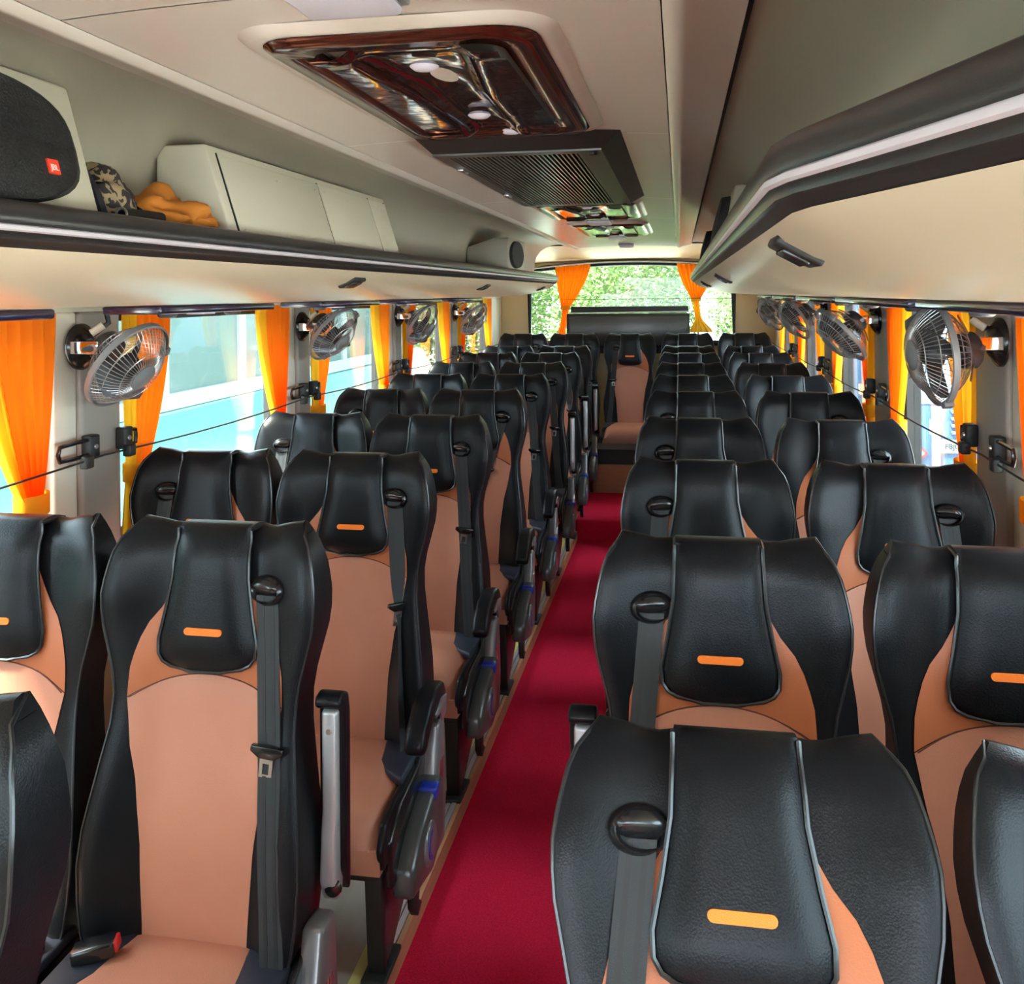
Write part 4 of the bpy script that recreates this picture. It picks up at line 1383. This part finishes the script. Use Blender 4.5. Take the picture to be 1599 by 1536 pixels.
# cream equipment box with three panels
root = empty('equipment_box', (-0.93, 2.36, 1.580))
loc(housing(1.763, 2.93, -0.895, -0.955, 1.580, 1.775, -1.065, 'h', None)).build('body', 'cream_box', root, bevel=0.005)
def fxx(z): return -0.895 + (-0.06 / 0.195) * (z - 1.580)
for y0, y1 in ((1.80, 2.335), (2.345, 2.745), (2.755, 2.905)):
    m = MB()
    z0, z1 = 1.588, 1.757
    vs = []
    for off in (-0.002, 0.005):
        vs += [(fxx(z0) + off, y0, z0), (fxx(z0) + off, y1, z0), (fxx(z1) + off, y1, z1), (fxx(z1) + off, y0, z1)]
    m.add(vs, [(0, 3, 2, 1), (4, 5, 6, 7), (0, 1, 5, 4), (1, 2, 6, 5), (2, 3, 7, 6), (3, 0, 4, 7)])
    d = loc(m).build('cover_panel', 'cream_box', root, bevel=0.0015)
    s = MB()
    for yy, zz_ in ((y0 + 0.03, z1 - 0.018), (y1 - 0.03, z1 - 0.018), ((y0 + y1) / 2, z1 - 0.025), (y0 + .02, z0 + .012), (y1 - .02, z0 + .012)):
        s.lathe([(.0026, 0), (.002, .002)], 8, Matrix.Translation((fxx(zz_) + .005, yy, zz_)) @ Matrix.Rotation(R(90), 4, 'Y'))
    loc(s).build('screw', 'steel', d)
tm = MB()
for yy in (1.797, 2.340, 2.750, 2.908):
    z0, z1 = 1.586, 1.76
    tm = MB().tube([(fxx(z0) + .001, yy, z0), (fxx(z1) + .001, yy, z1)], 0.0024, 4)
    loc(tm).build('joint', 'matt_black', root)
tag(root, 'cream sloping equipment box with three screwed panels on left rack', 'cabinet')

# grey corner loudspeaker further back, and two black ones opposite
root = empty('loudspeaker', (-0.985, 4.7, 1.5805))
m = MB()
poly = [(-0.10, 0.0), (0.120, 0.0), (0.125, 0.172), (0.04, 0.168), (-0.05, 0.14), (-0.10, 0.125)]
m.prism(poly, 0.0, 0.50, 'y')
m.build('housing', 'cove_vinyl', root, bevel=0.008)
def spg(i, j):
    a = 2 * math.pi * i / 24
    k = (1.0, 0.95, 0.3)[j]
    return (0.118 + (0.0, 0.020, 0.024)[j], 0.20 + 0.19 * k * math.cos(a), 0.088 + 0.074 * k * math.sin(a))
m = MB().grid(spg, 24, 3, True)
m.add([spg(i, 2) for i in range(24)], [tuple(range(24))])
m.build('grille', 'speaker_cloth', root)
tag(root, 'grey wedge loudspeaker with black oval grille at the far left rack', 'loudspeaker')
for y, lab in ((2.85, 'black loudspeaker seen edge-on at the right rack, nearer one'), (4.55, 'black loudspeaker seen edge-on at the right rack, farther one')):
    root = empty('loudspeaker', (0.122, y, 1.5895))
    MB().prism([(0.0, 0.0), (0.14, 0.0), (0.12, 0.19), (0.045, 0.19)], 0.0, 0.55, 'y').build('housing', 'cove_vinyl', root, bevel=0.006)
    def g2(i, j):
        a = 2 * math.pi * i / 24
        k = (1.0, 0.95, 0.3)[j]
        z = 0.098 + 0.082 * k * math.sin(a)
        return (0.045 * z / 0.19 - (0.0, 0.026, 0.030)[j], 0.275 + 0.25 * k * math.cos(a), z)
    m = MB().grid(g2, 24, 3, True)
    m.add([g2(i, 2) for i in range(24)], [tuple(range(24))])
    m.build('grille', 'speaker_cloth', root)
    tag(root, lab, 'loudspeaker')

# crumpled orange cloth, patterned cloth, small pipe
def lump(cx, cy, cz, lx, ly, lz, seed, nu=64, nv=44, folds=5, amp=.18):
    rg = random.Random(seed)
    ph = [rg.uniform(0, 6.3) for _ in range(8)]
    m = MB()
    def f(i, j):
        a = 2 * math.pi * i / nu
        b = math.pi * j / (nv - 1)
        r = 1 + amp * math.sin(folds * a + ph[0] + 2 * math.sin(2 * b + ph[1])) * math.sin(b) + amp * .6 * math.sin(3 * b * 2 + ph[2] + a * 2) * math.sin(b) + amp * .5 * math.sin(9 * a + 5 * b + ph[3]) * math.sin(b) + amp * .30 * abs(math.sin(7 * b + 4 * math.sin(3 * a + ph[4]))) * math.sin(b)
        x, y, z = math.sin(b) * math.cos(a) * r, -math.cos(b) * (1 + 0.1 * math.sin(3 * a)), math.sin(b) * math.sin(a) * r
        return (cx + lx * x, cy + ly * y, max(cz - 0.001, cz + lz * (z + 0.45)))
    m.grid(f, nu, nv, True)
    return m
root = empty('orange_cloth', (-0.98, 1.63, 1.580))
m = lump(0.0, -0.01, 0.0, 0.075, 0.115, 0.055, 4)
m.build('bundle', 'cloth_orange', root)
lump(0.040, 0.045, 0.0, 0.045, 0.075, 0.034, 9, folds=4).build('fold', 'cloth_orange', root)
tag(root, 'crumpled dark orange cloth bundled on the left rack', 'cloth')
root = empty('patterned_cloth', (-0.965, 1.43, 1.580))
lump(0.0, 0.0, 0.0, 0.05, 0.058, 0.07, 21, folds=3, amp=.12).build('bundle', 'cloth_pattern', root)
m = MB()
m.tube([(0.045, -0.055, 0.0), (0.03, -0.058, 0.05), (0.0, -0.055, 0.095)], 0.009, 6)
pts = []
for k in range(15):
    a = k / 14
    pts.append((0.06 - 0.075 * a, 0.050 + (0.008 if k % 2 else 0.0), 0.0 + 0.088 * a))
m.tube(pts, 0.007, 5)
m.build('zigzag_border', 'cloth_dark', root)
tag(root, 'brown patterned cloth with dark zigzag border beside the loudspeaker', 'cloth')
root = empty('pipe', (-0.905, 1.395, 1.5985))
m = MB()
m.grid(lambda i, j: tuple(Vector(((0.011, 0.011, 0.008, 0.008)[j] * math.cos(2 * math.pi * i / 16), (0.0, 0.0, 0.0, 0.0)[j], (0.011, 0.011, 0.008, 0.008)[j] * math.sin(2 * math.pi * i / 16))) + Vector((0.1, 1, 0)).normalized() * (0.10, 0.0, 0.0, 0.095)[j]), 16, 4, True)
m.build('tube', 'matt_black', root)
MB().tube([(0.0095 * math.cos(2 * math.pi * k / 16), -0.001, 0.0095 * math.sin(2 * math.pi * k / 16)) for k in range(16)], 0.0025, 6, closed=True).build('rim', 'steel', root)
tag(root, 'short black pipe with pale rim lying before the orange cloth', 'pipe')

# ------------------------------------------------------------------ outside
GZ = -1.15
gr = struct(MB().box(-40, 40, -30, 60, GZ - 0.1, GZ).build('ground', 'asphalt', smooth=False))
tag(gr, 'asphalt yard around the bus, made pale to bounce light inside')
# coach parked on the left
root = empty('parked_coach', (-4.4, 6.0, GZ))
m = MB()
m.box(-2.4, 0, -7.5, 9.0, 0.55, 1.62)
m.build('lower_body', 'coach_teal', root, bevel=0.04)
m = MB()
m.box(-2.4, 0, -7.5, 9.0, 1.62, 1.76)
m.box(-2.4, 0, -7.5, 9.0, 2.75, 3.3)
for k in range(12):
    m.box(-2.4, 0, -7.5 + k * 1.47, -7.5 + k * 1.47 + 0.14, 1.76, 2.75)
m.build('upper_body', 'coach_white', root, smooth=False)
for k in range(11):
    MB().box(-2.35, -0.03, -7.36 + k * 1.47, -7.36 + k * 1.47 + 1.33, 1.76, 2.75).build('side_window', 'coach_glass', root, smooth=False)
for y in (-5.0, 5.0):
    MB().lathe([(0.48, -0.14), (0.52, -0.10), (0.52, 0.10), (0.48, 0.14), (0.25, 0.15)], 24, Matrix.Translation((-0.12, y, 0.52)) @ Matrix.Rotation(R(90), 4, 'Y')).build('wheel', 'tyre', root)
tag(root, 'teal and white coach parked outside the left windows', 'coach')
# blue vehicle on the right, with a pale sign carrying a number
root = empty('parked_truck', (2.62, 7.9, GZ))
m = MB()
m.prism([(0.0, 0.45), (-0.06, 0.75), (-0.04, 1.62), (0.18, 2.62), (0.35, 2.70), (5.2, 2.70), (5.2, 0.45)], -1.05, 1.05, 'x')
m.build('body', 'van_blue', root, bevel=0.05)
MB().box(-1.07, 1.07, -0.12, 0.10, 0.50, 0.98).build('bumper', 'van_grey', root, bevel=0.04)
MB().prism([(-0.035, 1.70), (0.155, 2.52), (0.165, 2.52), (-0.025, 1.70)], -0.93, 0.93, 'x').build('windscreen', 'van_glass', root, smooth=False)
MB().box(-0.66, -0.60, -0.075, -0.03, 1.0, 1.66).build('trim_strip', 'plate_white', root, bevel=0.008)
for k in range(4):
    MB().box(-0.52, 0.52, -0.085, -0.045, 1.46 + k * 0.055, 1.49 + k * 0.055).build('grille_bar', 'van_grey', root, bevel=0.008)
for x in (-0.86, 0.86):
    MB().lathe([(0.14, 0.0), (0.14, 0.03), (0.11, 0.05), (0.02, 0.06)], 20, Matrix.Translation((x, -0.045, 1.05)) @ Matrix.Rotation(R(90), 4, 'X')).build('headlamp', 'lamp_lens', root)
for x in (-0.98, 0.98):
    for y in (0.9, 4.2):
        MB().lathe([(0.42, -0.12), (0.46, -0.08), (0.46, 0.08), (0.42, 0.12), (0.2, 0.13)], 20, Matrix.Translation((x, y, 0.46)) @ Matrix.Rotation(R(90), 4, 'Y')).build('wheel', 'tyre', root)
pn = MB().box(-0.61, -0.36, -0.070, -0.050, 1.315, 1.42).build('number_panel', 'plate_white', root, smooth=False)
tm = text_mesh('F8J020', 0.062, 0.002)
tm.name = 'number_lettering'
tm.materials.clear(); tm.materials.append(MAT['plate_text'])
t = link('number_lettering', tm, pn)
t.matrix_local = Matrix.Translation((-0.485, -0.072, 1.367)) @ Matrix.Rotation(R(90), 4, 'X')
e1 = MB().prism([(-0.80, 1.31), (-0.745, 1.365), (-0.69, 1.31), (-0.745, 1.255)], -0.066, -0.050, 'y').build('emblem', 'emblem_red', root, smooth=False)
MB().prism([(-0.775, 1.31), (-0.745, 1.340), (-0.715, 1.31), (-0.745, 1.280)], -0.070, -0.066, 'y').build('emblem_field', 'plate_white', e1, smooth=False)
MB().box(-0.80, -0.69, -0.066, -0.05, 1.205, 1.215).build('badge_line', 'plate_white', root, smooth=False)
tag(root, 'blue vehicle with pale number plate parked outside the right windows', 'vehicle')
# low wall and trees
wl_ = MB()
wl_.box(-14, 14, 16.5, 16.8, GZ, GZ + 1.6)
tag(wl_.build('boundary_wall', 'wall_stone', smooth=False), 'low stone boundary wall behind the bus', 'wall')
def tree(x, y, h, r, seed, label, ma='leaf', count=7000, s0=0.05, s1=0.11):
    rg = random.Random(seed)
    root = empty('tree', (x, y, GZ))
    pts = [(0, 0, 0), (0.1 * rg.uniform(-1, 1), 0.1, h * .3), (0.2 * rg.uniform(-1, 1), 0, h * .62)]
    m = MB().tube(pts, [0.20, 0.15, 0.07], 8)
    for k in range(4):
        a = rg.uniform(0, 6.28)
        m.tube([(0, 0, h * (.3 + .06 * k)), (r * .5 * math.cos(a), r * .5 * math.sin(a), h * (.5 + .06 * k))], [0.08, 0.03], 6)
    m.build('trunk', 'bark', root)
    f = MB()
    vs, fs = [], []
    for k in range(count):
        # clumps inside an ellipsoid
        while True:
            p = Vector((rg.uniform(-1, 1), rg.uniform(-1, 1), rg.uniform(-1, 1)))
            if 0.35 < p.length < 1: break
        c = Vector((p.x * r, p.y * r, h * .60 + p.z * h * .40))
        s = rg.uniform(s0, s1)
        u = Vector((rg.uniform(-1, 1), rg.uniform(-1, 1), rg.uniform(-.6, .6))).normalized()
        w = u.orthogonal().normalized()
        o = len(vs)
        vs += [c - u * s, c + w * s * .45, c + u * s, c - w * s * .45]
        fs.append((o, o + 1, o + 2, o + 3))
    f.add(vs, fs)
    f.build('foliage', ma, root, smooth=False, fix=False)
    tag(root, label, 'tree', 'trees outside the bus')
tree(-5.5, 20.0, 5.6, 2.0, 1, 'green tree behind the left part of the rear window')
tree(-1.5, 19.0, 5.4, 1.95, 2, 'green tree behind the middle of the rear window')
tree(2.2, 18.6, 5.2, 1.72, 3, 'pale green tree behind the right part of the rear window', 'leaf_pale')
tree(6.2, 20.0, 6.6, 2.0, 4, 'green tree beyond the right rear corner of the bus')
tree(-10.2, 22.0, 8.0, 2.6, 5, 'tall green tree far beyond the left windows')
tree(10.0, 12.0, 6.5, 2.3, 6, 'pale tree far beyond the right windows', 'leaf_pale')
for x, y, lab in ((-3.15, 14.8, 'round green bush left behind the rear window'), (-0.8, 14.9, 'round green bush left of centre behind the rear window'), (1.55, 14.7, 'round pale bush right of centre behind the rear window'), (3.9, 14.9, 'round green bush right behind the rear window')):
    tree(x, y, 4.3, 1.15, int(x * 10) + 90, lab, 'leaf_pale' if 0 < x < 2 else 'leaf', 17000, 0.025, 0.055)
